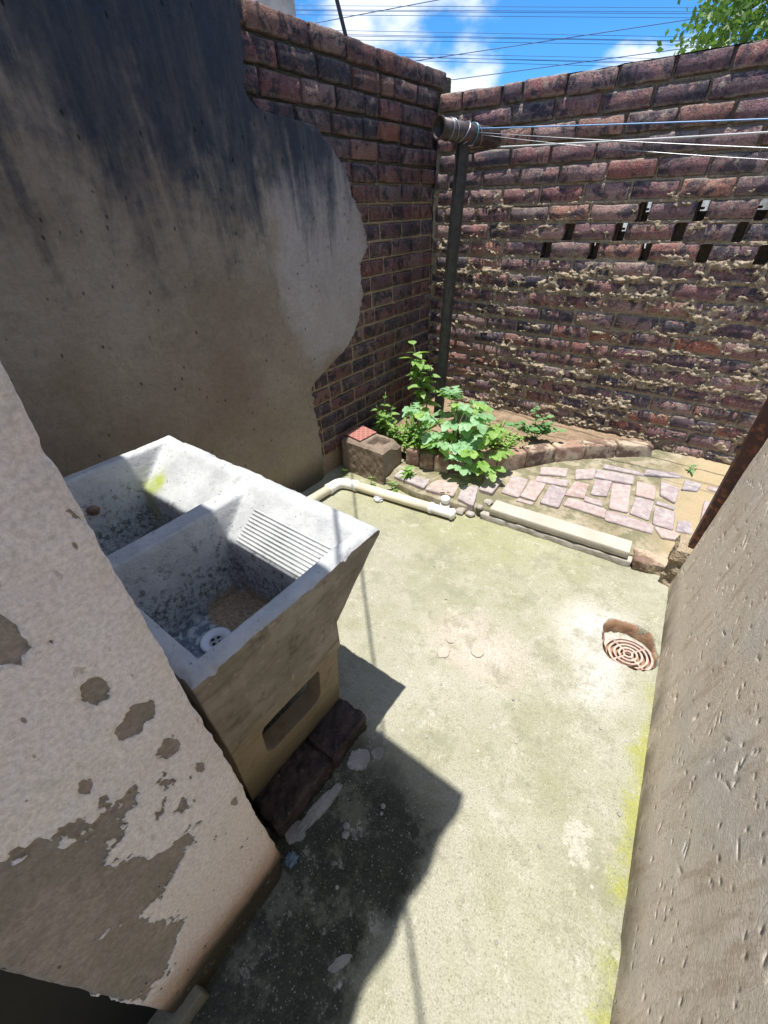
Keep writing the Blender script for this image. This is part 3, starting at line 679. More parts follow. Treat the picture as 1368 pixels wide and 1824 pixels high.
# roof sheet with a scalloped verge (throws the big shadow)
bm = bmesh.new(); ys = np.linspace(.297, -3.2, 260); top = []; bot = []
for y in ys:
    x = -.271 + .006 * math.sin(2 * math.pi * (y - .20) / .165); top.append(bm.verts.new((x + .426, y + .075, 2.64))); bot.append(bm.verts.new((x + .426, y + .075, 2.612)))
c1 = [bm.verts.new((-2.4 + .426, y + .075, z)) for y, z in ((-3.2, 2.64), (.297, 2.64))]; c2 = [bm.verts.new((-2.4 + .426, y + .075, z)) for y, z in ((-3.2, 2.612), (.297, 2.612))]
bm.faces.new(top + c1); bm.faces.new(bot + c2)
for i in range(len(ys) - 1): bm.faces.new((top[i], top[i + 1], bot[i + 1], bot[i]))
bm.faces.new((top[-1], c1[0], c2[0], bot[-1])); bm.faces.new((c1[0], c1[1], c2[1], c2[0])); bm.faces.new((c1[1], top[0], bot[0], c2[1]))
link('roof', from_bm('roof', bm), M_ROOF, HW)
bm = bmesh.new(); box(bm, -.075, -.035, -1.20 + .075, -.2375 + .075, .06, 2.10); link('door', from_bm('door', bm), M_DOORWAY_DARK, HW)  # panel added to show the unlit doorway as black
bm = bmesh.new(); box(bm, -1.3, 0, -3.0 + .075, -1.205 + .075, 0, 2.61); box(bm, -1.3, -.005, -1.204 + .075, -.238 + .075, 2.11, 2.61); link('wall_body', from_bm('wall_body', bm), M_PLASTER_WHITE, HW)
# doorstep
st = rough_box('doorstep', -.49, -.405, -1.2, -.178, .0, .062, .02, .005, .003, 71)
link('doorstep', st, conc_mat('worn olive concrete sill', (.15, .14, .10), (.24, .225, .17), .4, (.07, .065, .05)), None, label='worn narrow sill lying at the foot of the white wall end', cat='doorstep')

# ------------------------------------------------------------------ right wall
RW = thing('rendered_wall', 'rough beige rendered wall along the right side of the yard', 'wall', (.345, 0, 0))
ry = axis([(-1.0, .2, .02), (.2, 1.83, .0042)]); rz_ = axis([(-.02, 1.0, .0042), (1.0, 2.15, .03)])
RY, RZ = np.meshgrid(ry, rz_, indexing='ij')
RX = -.058 * RY
bul = .006 * fbm(RY * 1.4, RZ * 1.4, 0, 3, 81) + .0008 * fbm(RY * 12, RZ * 9, 0, 4, 82) + .00035 * fbm(RY * 80, RZ * 60, 0, 3, 83)
bul = bul + .0009 * np.clip(fbm(RY * 38, RZ * 7, 0, 3, 84), 0, 1)               # trowel strokes
rr = np.random.RandomState(3)
for i in range(420):
    py, pz_ = rr.uniform(.2, 1.8), rr.uniform(.02, 1.0) ** 1.0; a = rr.normal(.3, .6) if i % 2 else rr.uniform(0, 3.1); l = rr.uniform(.0022, .006) if i % 5 else rr.uniform(.008, .017); w = rr.uniform(.0016, .0030)
    iy = np.where(np.abs(ry - py) < .05)[0]; iz = np.where(np.abs(rz_ - pz_) < .05)[0]
    if not len(iy) or not len(iz): continue
    dy = ry[iy][:, None] - py; dz = rz_[iz][None, :] - pz_; u = dy * math.sin(a) + dz * math.cos(a); v = dy * math.cos(a) - dz * math.sin(a)
    bul[np.ix_(iy, iz)] -= rr.uniform(.003, .009) * np.exp(-(u / l) ** 2 - (v / w) ** 2)
for i in range(26):   # long trowel scratches
    py, pz_ = rr.uniform(.2, 1.7), rr.uniform(.1, .95); a = rr.normal(.1, .25); l = rr.uniform(.05, .16)
    dy = RY - py; dz = RZ - pz_; u = dy * math.sin(a) + dz * math.cos(a); v = dy * math.cos(a) - dz * math.sin(a)
    bul -= .0012 * np.exp(-(u / l) ** 4 - (v / .003) ** 2)
RX = RX - bul + .060 * RZ - .004
RX += .018 * sstep(1.80, 1.83, RY + .010 * fbm(RZ * 12, 0, 0, 4, 86))
Vv = np.stack([RX, RY, RZ], -1)
endv = Vv[-1:].copy(); endv[..., 0] = .16; endv[..., 1] += .012 * fbm(RZ[:1] * 14, 3, 0, 4, 87); Vv[-3:, :, 1] += .016 * fbm(RZ[-3:] * 11, 1, 0, 5, 88, .7); Vv = np.concatenate([Vv, endv], 0)
capv = Vv[:, -1:].copy(); capv[..., 0] += .2; Vv = np.concatenate([Vv, capv], 1)
link('render_coat', mesh_np('render_coat', Vv.reshape(-1, 3), gridq(*Vv.shape[:2])), M_PLASTER_RIGHT, RW)
bm = bmesh.new(); box(bm, .16, .36, -1, 1.825, -.1, 2.14); link('wall_core', from_bm('wall_core', bm), M_PLASTER_RIGHT, RW)
# rusty steel jamb at its end
bm = bmesh.new(); x0 = .345 - .058 * 1.84
box(bm, x0 - .002, x0 + .07, 1.838, 1.868, .205, 2.2); box(bm, x0 - .002, x0 + .012, 1.868, 1.890, .205, 2.2); box(bm, x0 + .012, x0 + .07, 1.869, 1.885, .205, 2.2)
bmesh.ops.bevel(bm, geom=bm.edges[:], offset=.003, segments=1, affect='EDGES')
jm = from_bm('steel_jamb', bm); link('steel_jamb', jm, M_RUST, None, label='rusty red brown steel door jamb at the end of the right hand wall', cat='door jamb')
link('broken_footing', rough_box('broken_footing', .20, .40, 1.80, 1.95, .0, .20, .011, .022, .006, 73, False, 26), M_MORTAR_FAR, None, label='crumbling mortar footing below the rusty jamb', cat='footing')

# ------------------------------------------------------------------ paved platform
def zp(y): return .055 + np.maximum(0, y - 1.85) * .045
PF = thing('paved_platform', 'raised patch of worn brick paving in front of the far wall', 'paving', (-.2, 2.2, 0))
PF['kind'] = 'structure'; del PF['category']; del PF['label']
bx = np.arange(-1.735, 2.2, .0125); by = np.linspace(0, 1, 110)
front = np.array([[-1.74, 1.80], [-1.33, 1.765], [-1.18, 1.748], [-1.07, 1.738], [-.93, 1.748], [-.80, 1.775], [-.70, 1.80], [-.60, 1.822], [.06, 1.865], [.2, 1.90], [2.3, 1.96]])
fy0 = np.interp(bx, front[:, 0], front[:, 1]) + .012 * fbm(bx * 9, 0, 0, 4, 91)
BX = np.repeat(bx[:, None], len(by), 1); BY = fy0[:, None] + by[None, :] ** 1.3 * (3.0 - fy0[:, None])
lowl = sstep(-.62, -.70, BX); 
BZ = zp(BY) - .006 - .010 * (1 - lowl) * sstep(1.83, 1.95, BY) * 0 + .004 * fbm(BX * 8, BY * 8, 0, 4, 92) + .002 * fbm(BX * 45, BY * 45, 0, 3, 93)
BZ += .02 * sstep(-.75, -.85, BX) * sstep(1.80, 1.86, BY) + .018 * sstep(2.55, 2.75, BY) * sstep(-.3, .1, BX)
edgez = BZ[:, :1]; BZ[:, 0] -= .004
VB = np.stack([BX, BY, BZ], -1); sk = VB[:, :1].copy(); sk[..., 2] = -.01; sk[..., 1] += .004; VB = np.concatenate([sk, VB], 1)
VB = VB - np.array([-.2, 2.2, 0])
link('paving_bed', mesh_np('paving_bed', VB.reshape(-1, 3), gridq(*VB.shape[:2])), M_BED, PF)
PAVERS = [[[-.68, 2.201], [-.584, 2.201], [-.564, 2.009], [-.661, 2.002]], [[-.568, 2.211], [-.482, 2.216], [-.473, 2.022], [-.557, 2.021]], [[-.454, 2.225], [-.361, 2.22], [-.348, 2.031], [-.442, 2.02]], [[-.347, 2.323], [-.27, 2.339], [-.257, 2.188], [-.351, 2.165]], [[-.253, 2.414], [-.17, 2.433], [-.159, 2.271], [-.234, 2.247]], [[-.16, 2.423], [-.069, 2.456], [-.032, 2.183], [-.118, 2.17]], [[-.323, 2.146], [-.132, 2.147], [-.122, 2.067], [-.327, 2.065]], [[-.564, 2.377], [-.424, 2.445], [-.41, 2.351], [-.542, 2.294]], [[-.549, 2.268], [-.384, 2.317], [-.377, 2.249], [-.535, 2.21]], [[-.267, 2.524], [-.075, 2.557], [-.07, 2.463], [-.256, 2.43]], [[-.379, 2.455], [-.284, 2.531], [-.264, 2.42], [-.349, 2.35]], [[-.562, 1.996], [-.475, 2.007], [-.475, 1.978], [-.559, 1.968]], [[-.805, 2.098], [-.71, 2.106], [-.70, 1.945], [-.778, 1.944]], [[-.878, 1.945], [-.799, 1.97], [-.741, 1.784], [-.841, 1.80]], [[-.115, 2.14], [.095, 2.138], [.099, 2.062], [-.104, 2.051]], [[-.046, 2.518], [.047, 2.511], [.064, 2.378], [-.027, 2.367]], [[.068, 2.582], [.158, 2.556], [.159, 2.397], [.084, 2.437]], [[-.02, 2.345], [.067, 2.352], [.070, 2.167], [-.016, 2.182]], [[.082, 2.366], [.164, 2.361], [.164, 2.328], [.082, 2.334]], [[.082, 2.307], [.171, 2.316], [.184, 2.151], [.098, 2.15]], [[.11, 2.123], [.2, 2.135], [.271, 2.085], [.152, 2.054]], [[.178, 2.695], [.266, 2.705], [.243, 2.579], [.174, 2.554]], [[-.247, 2.607], [-.039, 2.632], [-.03, 2.59], [-.238, 2.56]], [[-.024, 2.659], [.143, 2.713], [.152, 2.666], [-.022, 2.595]], [[.2, 2.245], [.248, 2.276], [.269, 2.172], [.2, 2.150]], [[-.257, 2.208], [-.170, 2.212], [-.155, 2.160], [-.244, 2.160]],
          [[-1.05, 1.90], [-.90, 1.93], [-.88, 1.80], [-1.04, 1.775]], [[-1.29, 1.87], [-1.08, 1.885], [-1.07, 1.78], [-1.28, 1.79]],
          [[.29, 2.50], [.39, 2.50], [.39, 2.30], [.29, 2.30]], [[.41, 2.50], [.51, 2.50], [.51, 2.30], [.41, 2.30]], [[.29, 2.28], [.49, 2.28], [.49, 2.18], [.29, 2.18]], [[.29, 2.72], [.49, 2.72], [.49, 2.62], [.29, 2.62]]]
rg = random.Random(21)
for i, q in enumerate(PAVERS):
    c = Vector((sum(p[0] for p in q) / 4, sum(p[1] for p in q) / 4)); bm = bmesh.new()
    thin = i in (22, 24, 25, 18, 11)
    hgt = zp(c.y) + (.004 if not thin else .001) + rg.uniform(-.001, .003) + (.012 if i in (26, 27, 13, 12) else 0) + (.006 if i == 23 else 0)
    ring = []
    for a in range(4):
        p, p2 = Vector(q[a]), Vector(q[(a + 1) % 4])
        for t in (.06, .35, .65, .94):
            w = p.lerp(p2, t) - c; w *= 1.115 - rg.uniform(0, .05); ring.append(w)
    tops = [bm.verts.new((w.x * .94, w.y * .94, rg.uniform(-.001, .001))) for w in ring]
    mid_ = [bm.verts.new((w.x, w.y, -.005)) for w in ring]; lo_ = [bm.verts.new((w.x, w.y, -.05)) for w in ring]
    bm.faces.new(tops)
    for r0, r1 in ((mid_, tops), (lo_, mid_)):
        for k in range(16): bm.faces.new((r0[k], r0[(k + 1) % 16], r1[(k + 1) % 16], r1[k]))
    o = link('paver_brick', from_bm('paver_brick', bm), M_PAVER, PF, (c.x + .2, c.y - 2.2, hgt)); o.rotation_euler = (rg.uniform(-.015, .015), rg.uniform(-.015, .015), 0)
# pale concrete kerb lying in front of the paving
link('concrete_kerb', rough_box('concrete_kerb', 0, .69, 0, .098, 0, .042, .018, .0022, .006, 75), M_COPING, None, (-.642, 1.782, .044), label='long pale concrete strip edging the brick paving', cat='kerb').rotation_euler = (0, 0, R(3.4))
link('kerb_bedding', rough_box('kerb_bedding', -.69, .07, 0, .09, -.02, .036, .016, .010, .006, 76, True, 26), M_RUBBLE, None, (0, 1.817, 0), label='rough grey mortar under the pale concrete strip', cat='mortar').rotation_euler = (0, 0, R(3.4))
link('broken_brick', rough_box('broken_brick', -.085, .085, -.05, .05, 0, .058, .009, .016, .005, 77, False, 28), M_KERB, None, (.15, 1.885, .0), label='broken brick lump set in mortar right of the pale concrete strip', cat='brick').rotation_euler = (0, 0, .25)
for i, (x, y, r, lb) in enumerate([(-.80, 1.765, .030, 'grey mortar lump beside the capped end of the plastic pipe'), (-.745, 1.77, .024, 'small grey stone between pipe end and paving bricks'), (-.705, 1.80, .02, 'pale pebble at the left tip of the concrete strip'), (.235, 1.84, .035, 'jagged brown stone at the foot of the right wall corner'), (-.685, 1.865, .028, 'rounded grey stone beside the first paving brick')]):
    o = link('stone', rock('stone', r, 200 + i, .7), M_RUBBLE, None, (x, y, .012 + (.045 if i in (2, 4) else 0)), label=lb, cat='stone', group='loose stones')

# ------------------------------------------------------------------ planter bed in the corner: curved brick kerb and soil
KP = [(-1.31, 1.945), (-1.157, 1.957), (-1.02, 1.985), (-.895, 2.051), (-.747, 2.207), (-.62, 2.36), (-.501, 2.5), (-.36, 2.625), (-.225, 2.728), (-.118, 2.82), (-.03, 2.83)]
def resample(P, ds):
    P = [Vector(p) for p in P]; out = [P[0]]; acc = 0
    for a, b in zip(P, P[1:]):
        L_ = (b - a).length; t = ds - acc
        while t <= L_: out.append(a.lerp(b, t / L_)); t += ds
        acc = (acc + L_) % ds
    return out
PK = thing('planter_kerb', 'curved low brick edging around the planted corner bed', 'kerb', (-.8, 2.2, 0))
cur = resample(KP, .01); i = 0; rg = random.Random(4); kn = 0
while i < len(cur) - 6:
    n_ = 10 if i < 55 else 20
    if len(cur) - i - n_ < 8: n_ = len(cur) - 1 - i
    a, b = cur[i], cur[min(i + n_, len(cur) - 1)]; d = (b - a); L_ = d.length - .006; m = (a + b) / 2; ang = math.atan2(d.y, d.x)
    me = rough_box('kerb_brick', -L_ / 2, L_ / 2, 0, .095, 0, .115, .022, .005, .009, 300 + kn, True, 22)
    o = link('kerb_brick', me, M_KERB, PK, (m.x + .8, m.y - 2.2, .062 + rg.uniform(-.004, .006))); o.rotation_euler = (rg.uniform(-.04, .04), rg.uniform(-.03, .03), ang); i += n_; kn += 1
sx = np.arange(-1.74, .12, .02); sy = np.arange(1.88, 2.97, .02); SX, SY = np.meshgrid(sx, sy, indexing='ij')
SZ = .135 + .014 * fbm(SX * 7, SY * 7, 0, 4, 95) + .010 * fbm(SX * 28, SY * 28, 0, 3, 96) + .02 * sstep(2.6, 2.85, SY)
ko = np.interp(SX, [p[0] for p in KP], [p[1] for p in KP]); inside = (SY > ko + .03) & (SX < -.10)
link('soil', mesh_np('soil', np.stack([SX, SY, SZ], -1).reshape(-1, 3), gridq(*SX.shape, inside[:-1, :-1])), M_SOIL, kind='structure')

# ------------------------------------------------------------------ wash trough
WT = thing('wash_trough', 'grey concrete double wash trough standing against the white wall', 'wash trough', (-.98, .37, 0))
TO = np.array([-.98, .37, 0])
X0, X1, TY0, TY1, ZR = -1.463, -.503, .105, .635, .778
def smin(a, b, k): h = np.clip(.5 + .5 * (b - a) / k, 0, 1); return b * (1 - h) + a * h - k * h * (1 - h)
def smax(a, b, k): return -smin(-a, -b, k)
tx = np.linspace(X0, X1, 236); ty = np.linspace(TY0, TY1, 136); TX, TY = np.meshgrid(tx, ty, indexing='ij')
def basin(xl, xr):
    d = smin((TX - xl) * 5.5, (xr - TX) * 15, .02)
    d = smin(d, (TY - .143) * 7, .03)
    w = smin(smax((.590 - TY) * .92, (.452 - TY) * 9 + .128, .006), np.full_like(TX, 9.), .01)
    d = smin(d, w, .012)
    return smin(d, .295 + .012 * (.437 - TY) + 0 * TX, .022)
dd = smax(smax(basin(-1.416, -.998), basin(-.952, -.541), .004), np.zeros_like(TX), .010)
div = sstep(.036, .018, np.abs(TX + .975)) * sstep(.125, .165, TY) * sstep(.62, .575, TY)
oe = np.minimum(np.minimum(TX - X0, X1 - TX), np.minimum(TY - TY0, TY1 - TY))
TZ = ZR - dd - .026 * div - .010 * np.exp(-(oe / .007) ** 1.3) + .0016 * fbm(TX * 40, TY * 40, 0, 4, 101) + .003 * fbm(TX * 6, TY * 6, 0, 3, 102)
chip = np.exp(-(oe / .010) ** 2) * np.clip(fbm(TX * 28, TY * 28, 0, 4, 103) - .05, 0, 1); TZ -= chip * .034
OX = TX + .0045 * fbm(TX * 30, TY * 30, 5, 3, 104) * np.exp(-oe / .01); OY = TY + .0045 * fbm(TX * 30, TY * 30, 9, 3, 105) * np.exp(-oe / .01)
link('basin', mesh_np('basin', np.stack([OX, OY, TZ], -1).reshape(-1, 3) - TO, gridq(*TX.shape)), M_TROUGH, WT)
# outer shell below the rim
nx1, ny1 = TX.shape
ringi = [(i, 0) for i in range(nx1)] + [(nx1 - 1, j) for j in range(1, ny1)] + [(i, ny1 - 1) for i in range(nx1 - 2, -1, -1)] + [(0, j) for j in range(ny1 - 2, 0, -1)]
rows = []; nl = 26
for l in range(nl + 1):
    t = l / nl; row = []
    for (i, j) in ringi:
        u = (tx[i] - X0) / (X1 - X0); v = (ty[j] - TY0) / (TY1 - TY0); zb_ = .49 + .055 * v
        xb = -1.44 + u * (-.534 + 1.44); yb = .115 + v * (.475 - .115)
        row.append((OX[i, j] * (1 - t) + xb * t, OY[i, j] * (1 - t) + yb * t, TZ[i, j] * (1 - t) + zb_ * t))
    rows.append(row)
RV = np.array(rows); t_ = np.linspace(0, 1, nl + 1)[:, None]
RV[..., 0] += .0035 * fbm(RV[..., 1] * 16, RV[..., 2] * 16, RV[..., 0] * 16, 4, 106) * (t_ > .02); RV[..., 1] += .003 * fbm(RV[..., 0] * 16, RV[..., 2] * 16, 3, 4, 107) * (t_ > .02)
low_ = RV[-1:].copy(); low_[..., 2] = .44; RV = np.concatenate([RV, low_], 0); RV = np.concatenate([RV, RV[:, :1]], 1); nr_ = RV.shape[1]
V_ = RV.reshape(-1, 3); Q_ = gridq(nl + 2, nr_)
link('outer_shell', mesh_np('outer_shell', V_ - TO, Q_[:, ::-1]), M_TROUGH_OUT, WT)
bm = bmesh.new(); vs = [bm.verts.new(Vector(p) - Vector(TO)) for p in ((-1.44, .116, .441), (-.536, .116, .441), (-.536, .474, .441), (-1.44, .474, .441))]; bm.faces.new(vs); link('underside', from_bm('underside', bm), M_TROUGH_OUT, WT)
# washboard ridges
slope = math.atan(.92)
for i in range(11):
    t = .052 + i * .0082; yy = .590 - t; zz = ZR - t * .92 + .0005
    xl = -.885 - .012 * i / 11; xr = -.585 + .0 * i
    me = tube_mesh('ridge', [(xl, 0, 0), (xl + .006, 0, .0), ((xl + xr) / 2, 0, 0), (xr - .006, 0, 0), (xr, 0, 0)], [.001, .0033, .0035, .0033, .001], 8)
    link('ridge', me, M_TROUGH, WT, (.98, yy - .37, zz))
# plughole
bm = bmesh.new(); prof_ = [(.019, -.004), (.022, .0), (.030, .004), (.037, .006), (.041, .004), (.042, -.002)]; rings = []
for r_, z in prof_: rings.append([bm.verts.new((r_ * math.cos(a), r_ * math.sin(a), z)) for a in np.linspace(0, 2 * math.pi, 32, endpoint=False)])
for r0, r1 in zip(rings, rings[1:]):
    for k in range(32): bm.faces.new((r0[k], r0[(k + 1) % 32], r1[(k + 1) % 32], r1[k]))
PH = link('plughole', from_bm('plughole', bm, True), M_PLUG, WT, (-.80 + .98, .272 - .37, .484))
bm = bmesh.new(); bmesh.ops.create_circle(bm, cap_ends=True, segments=24, radius=.0205); link('drain_dish', from_bm('drain_dish', bm), simple('plug dish grey', (.42, .42, .40), .4), PH, (0, 0, -.003))
for k in range(4):
    bm = bmesh.new(); bmesh.ops.create_circle(bm, cap_ends=True, segments=12, radius=.0045); a = k * math.pi / 2 + .4
    link('drain_slot', from_bm('drain_slot', bm), M_BLACK, PH, (.011 * math.cos(a), .011 * math.sin(a), -.0015))
# pedestals: end panel with a rounded window, plain panel at the other end
def pedestal(xbase, window, flip):
    bm = bmesh.new(); f = lambda y, z: (xbase + .125 * z * flip, y, z)
    outer = [(.120, .0), (.493, .0), (.478, .44), (.476, .535), (.120, .487)]
    dense = []
    for a, b in zip(outer, outer[1:] + outer[:1]):
        for t in np.linspace(0, 1, 10, endpoint=False): dense.append((a[0] + (b[0] - a[0]) * t, a[1] + (b[1] - a[1]) * t))
    loops = [dense]
    if window:
        r_ = .034; hole = []
        for cx_, cy_, a0 in ((.405 - r_, .412 - r_, 0), (.2 + r_, .412 - r_, 90), (.2 + r_, .240 + r_, 180), (.405 - r_, .232 + r_, 270)):
            for a in np.linspace(a0, a0 + 90, 6): hole.append((cx_ + r_ * math.cos(R(a)), cy_ + r_ * math.sin(R(a))))
        loops.append(hole)
    fe = []; es = []
    for lp in loops:
        vs = [bm.verts.new(f(*p)) for p in lp]; es += [bm.edges.new((vs[i], vs[(i + 1) % len(vs)])) for i in range(len(vs))]; fe.append(vs)
    r = bmesh.ops.triangle_fill(bm, edges=es, use_beauty=True)
    ext = bmesh.ops.extrude_face_region(bm, geom=[g for g in r['geom'] if isinstance(g, bmesh.types.BMFace)])
    for v in [g for g in ext['geom'] if isinstance(g, bmesh.types.BMVert)]: v.co.x -= .055 * flip
    for v in bm.verts: v.co -= Vector(TO)
    return from_bm('pedestal', bm)
link('pedestal', pedestal(-.6045, True, 1), M_TROUGH_OUT, WT)
link('pedestal', pedestal(-1.36, False, -1), M_TROUGH_OUT, WT)
# brown stub and a leaf in the far basin
link('pipe_stub', tube_mesh('pipe_stub', [(-1.56, .18, .70), (-1.44, .262, .672), (-1.40, .292, .664), (-1.388, .301, .6615)], [.020, .020, .019, .012], 14), M_STUB, None, label='rounded brown stub poking out over the far basin beside the white wall', cat='pipe stub')
# brick plinth in front of the pedestal
PL = thing('brick_plinth', 'damp dark brick ledge at the foot of the wash trough', 'plinth', (-.54, .30, 0))
for i, (a, b) in enumerate(((-.185, .02), (.032, .198))):
    o = link('brick', rough_box('brick', -.055, .058, a, b, 0, .083, .0075, .012, .004, 310 + i, True, 48), M_DARKBRICK, PL, (0, 0, 0)); o.rotation_euler = (0, 0, .03 * (1 if i else -1))
link('mortar', rough_box('mortar', -.05, .05, .012, .040, 0, .074, .009, .010, .004, 314, False, 40), M_DARKBRICK, PL)
for i, (x, y, r_, fl, lb) in enumerate([(-.452, .235, .045, .16, 'long pale mortar spill at the foot of the dark brick ledge'), (-.443, .40, .035, .3, 'pale mortar lump off the far end of the dark brick ledge'), (-.405, .452, .02, .3, 'small pale chip just beyond the mortar lump by the brick ledge'), (-.468, .15, .028, .2, 'flat grey mortar scrap between brick ledge and white wall'), (-.20, .034, .020, .12, 'elongated pale flake in the deep shade near the bottom edge')]):
    o = link('mortar_chip', flake('mortar_chip', r_, 230 + i, .008 if i in (0, 1) else .004), M_CHIP, None, (x, y, .002), label=lb, cat='mortar chip', group='mortar chips on the floor')
    o.scale = (.42, 1.9, 1) if i == 0 else (.5, 1.5, 1) if i == 4 else (1, 1, 1); o.rotation_euler = (0, 0, -.12 if i == 0 else -.5 if i == 4 else .3 * i)
rg = random.Random(9)
for i, (x, y, r_, lb) in enumerate([(-.304, .345, .008, 'pale pebble in the shade beyond the dark brick ledge'), (-.298, .328, .006, 'tiny pebble touching the larger one in the shade'), (-.361, .245, .011, 'flat pebble in the shade beside the mortar spill'), (-.35, .228, .012, 'second flat pebble beside the mortar spill'), (-.306, .589, .007, None), (.256, .728, .008, 'pale seed-like pebble near the foot of the right wall'), (-.059, .744, .006, 'small pale pebble on the open concrete left of the drain hole, nearer the camera'), (-.124, .879, .006, 'small pale pebble on the concrete right of the cement spots'), (-.238, .49, .006, 'small pebble in the sun just off the inner corner of the big shadow'), (-.36, .78, .006, 'small pebble in the sun between sink shadow and cement spots'), (.10, .52, .006, 'small pebble near the white stain on the right side of the floor'), (-.02, .30, .005, 'tiny pebble right of the big shadow near the bottom of the picture'), (.08, .28, .005, 'rightmost tiny pebble near the bottom of the picture'), (-.55, 1.15, .006, 'small pebble on the mossy concrete beyond the sink rim corner'), (-.2, 1.45, .005, 'tiny pebble on the far part of the floor, towards the concrete strip'), (.15, .95, .006, 'small pebble on the concrete just this side of the drain grate'), (-.7, 1.3, .006, 'small pebble between the sink corner and the pipe riser')]):
    link('pebble', rock('pebble', r_, 250 + i, .55, 1), M_CHIP, None, (x, y, r_ * .3 + .001), label=lb or 'small pale pebble lying on the open sunlit concrete', cat='pebble', group='pebbles on the concrete')
for i, (x, y, rx, ry_) in enumerate([(-.421, .902, .028, .038), (-.313, .978, .034, .030), (-.425, .965, .02, .016)]):
    o = link('mortar_spot', flake('mortar_spot', 1, 270 + i, .9), M_SPOT, None, (x, y, .0025), label=['long pale cement spot in the middle of the yard floor', 'round pale cement spot with a tail in the middle of the yard floor', 'smallest pale cement spot just above the long one'][i], cat='cement spot', group='cement spots'); o.scale = (rx * .75, ry_ * .75, .003)
bm = bmesh.new()
rg2 = random.Random(2)
def crumple(name, r, seed, flat=.6):
    bm = bmesh.new(); bmesh.ops.create_icosphere(bm, subdivisions=3, radius=r); q = random.Random(seed)
    for v in bm.verts: v.co *= q.uniform(.55, 1.15); v.co.z *= flat
    return from_bm(name, bm)
link('plastic_scrap', crumple('plastic_scrap', .035, 1, .35), M_CLEAR, None, (-1.268, 1.602, .014), label='crumpled clear plastic beside the cream pipe', cat='plastic scrap')
o = link('wrapper', crumple('wrapper', .018, 3, .5), M_TIN, None, (-.432, .10, .009), label='small blue grey crumpled wrapper at the corner of the white wall', cat='wrapper')

# ------------------------------------------------------------------ plastic waste pipe
PP = thing('waste_pipe', 'cream plastic waste pipe with elbow and capped riser lying on the floor', 'pipe', (-1.5, 1.6, 0))
def pl(pts): return [(p[0] + 1.5, p[1] - 1.6, p[2]) for p in pts]
rP = .029; zc_ = .033
link('pipe_run', tube_mesh('pipe_run', pl([(-1.62, .55, zc_), (-1.56, 1.5, zc_)]), rP, 20), M_PVC, PP)
link('pipe_run', tube_mesh('pipe_run', pl([(-1.47, 1.605, zc_), (-.93, 1.672, zc_)]), rP, 20), M_PVC, PP)
el = [(-1.562, 1.485, zc_), (-1.561, 1.525, zc_)] + [(-1.561 + .062 * (1 - math.cos(a)), 1.535 + .062 * math.sin(a), zc_) for a in np.linspace(.15, 1.42, 6)] + [(-1.48, 1.604, zc_), (-1.445, 1.609, zc_)]
link('elbow', tube_mesh('elbow', pl(el), .033, 20), M_PVC_W, PP)
for q in ([(-1.5635, 1.478, zc_), (-1.5615, 1.494, zc_)], [(-1.452, 1.607, zc_), (-1.436, 1.6095, zc_)]): link('collar', tube_mesh('collar', pl(q), .0355, 20), M_PVC_W, PP)
link('coupling', tube_mesh('coupling', pl([(-.955, 1.669, zc_), (-.95, 1.6695, zc_), (-.935, 1.6715, zc_), (-.93, 1.672, zc_)]), [.028, .033, .033, .030], 20), M_PVC_W, PP)
link('tee', tube_mesh('tee', pl([(-.935, 1.6712, zc_), (-.815, 1.686, zc_), (-.80, 1.688, zc_)]), [.029, .029, .024], 20), M_PVC_W, PP)
link('end_ring', tube_mesh('end_ring', pl([(-.822, 1.685, zc_), (-.808, 1.687, zc_)]), .0335, 20), M_PVC_W, PP)
rb = (-.873, 1.702)
rs = link('riser', tube_mesh('riser', pl([(*rb, .03), (*rb, .082), (*rb, .085)]), [.024, .024, .022], 18), M_PVC_D, PP)
link('riser_ring', tube_mesh('riser_ring', [(rb[0] + 1.5, rb[1] - 1.6, .060), (rb[0] + 1.5, rb[1] - 1.6, .070)], .0285, 18), M_PVC_W, rs)
link('riser_cap', tube_mesh('riser_cap', [(rb[0] + 1.5, rb[1] - 1.6, z) for z in (.085, .09, .108, .114, .116)], [.023, .0255, .0255, .023, .012], 18), M_PVC_W, rs)

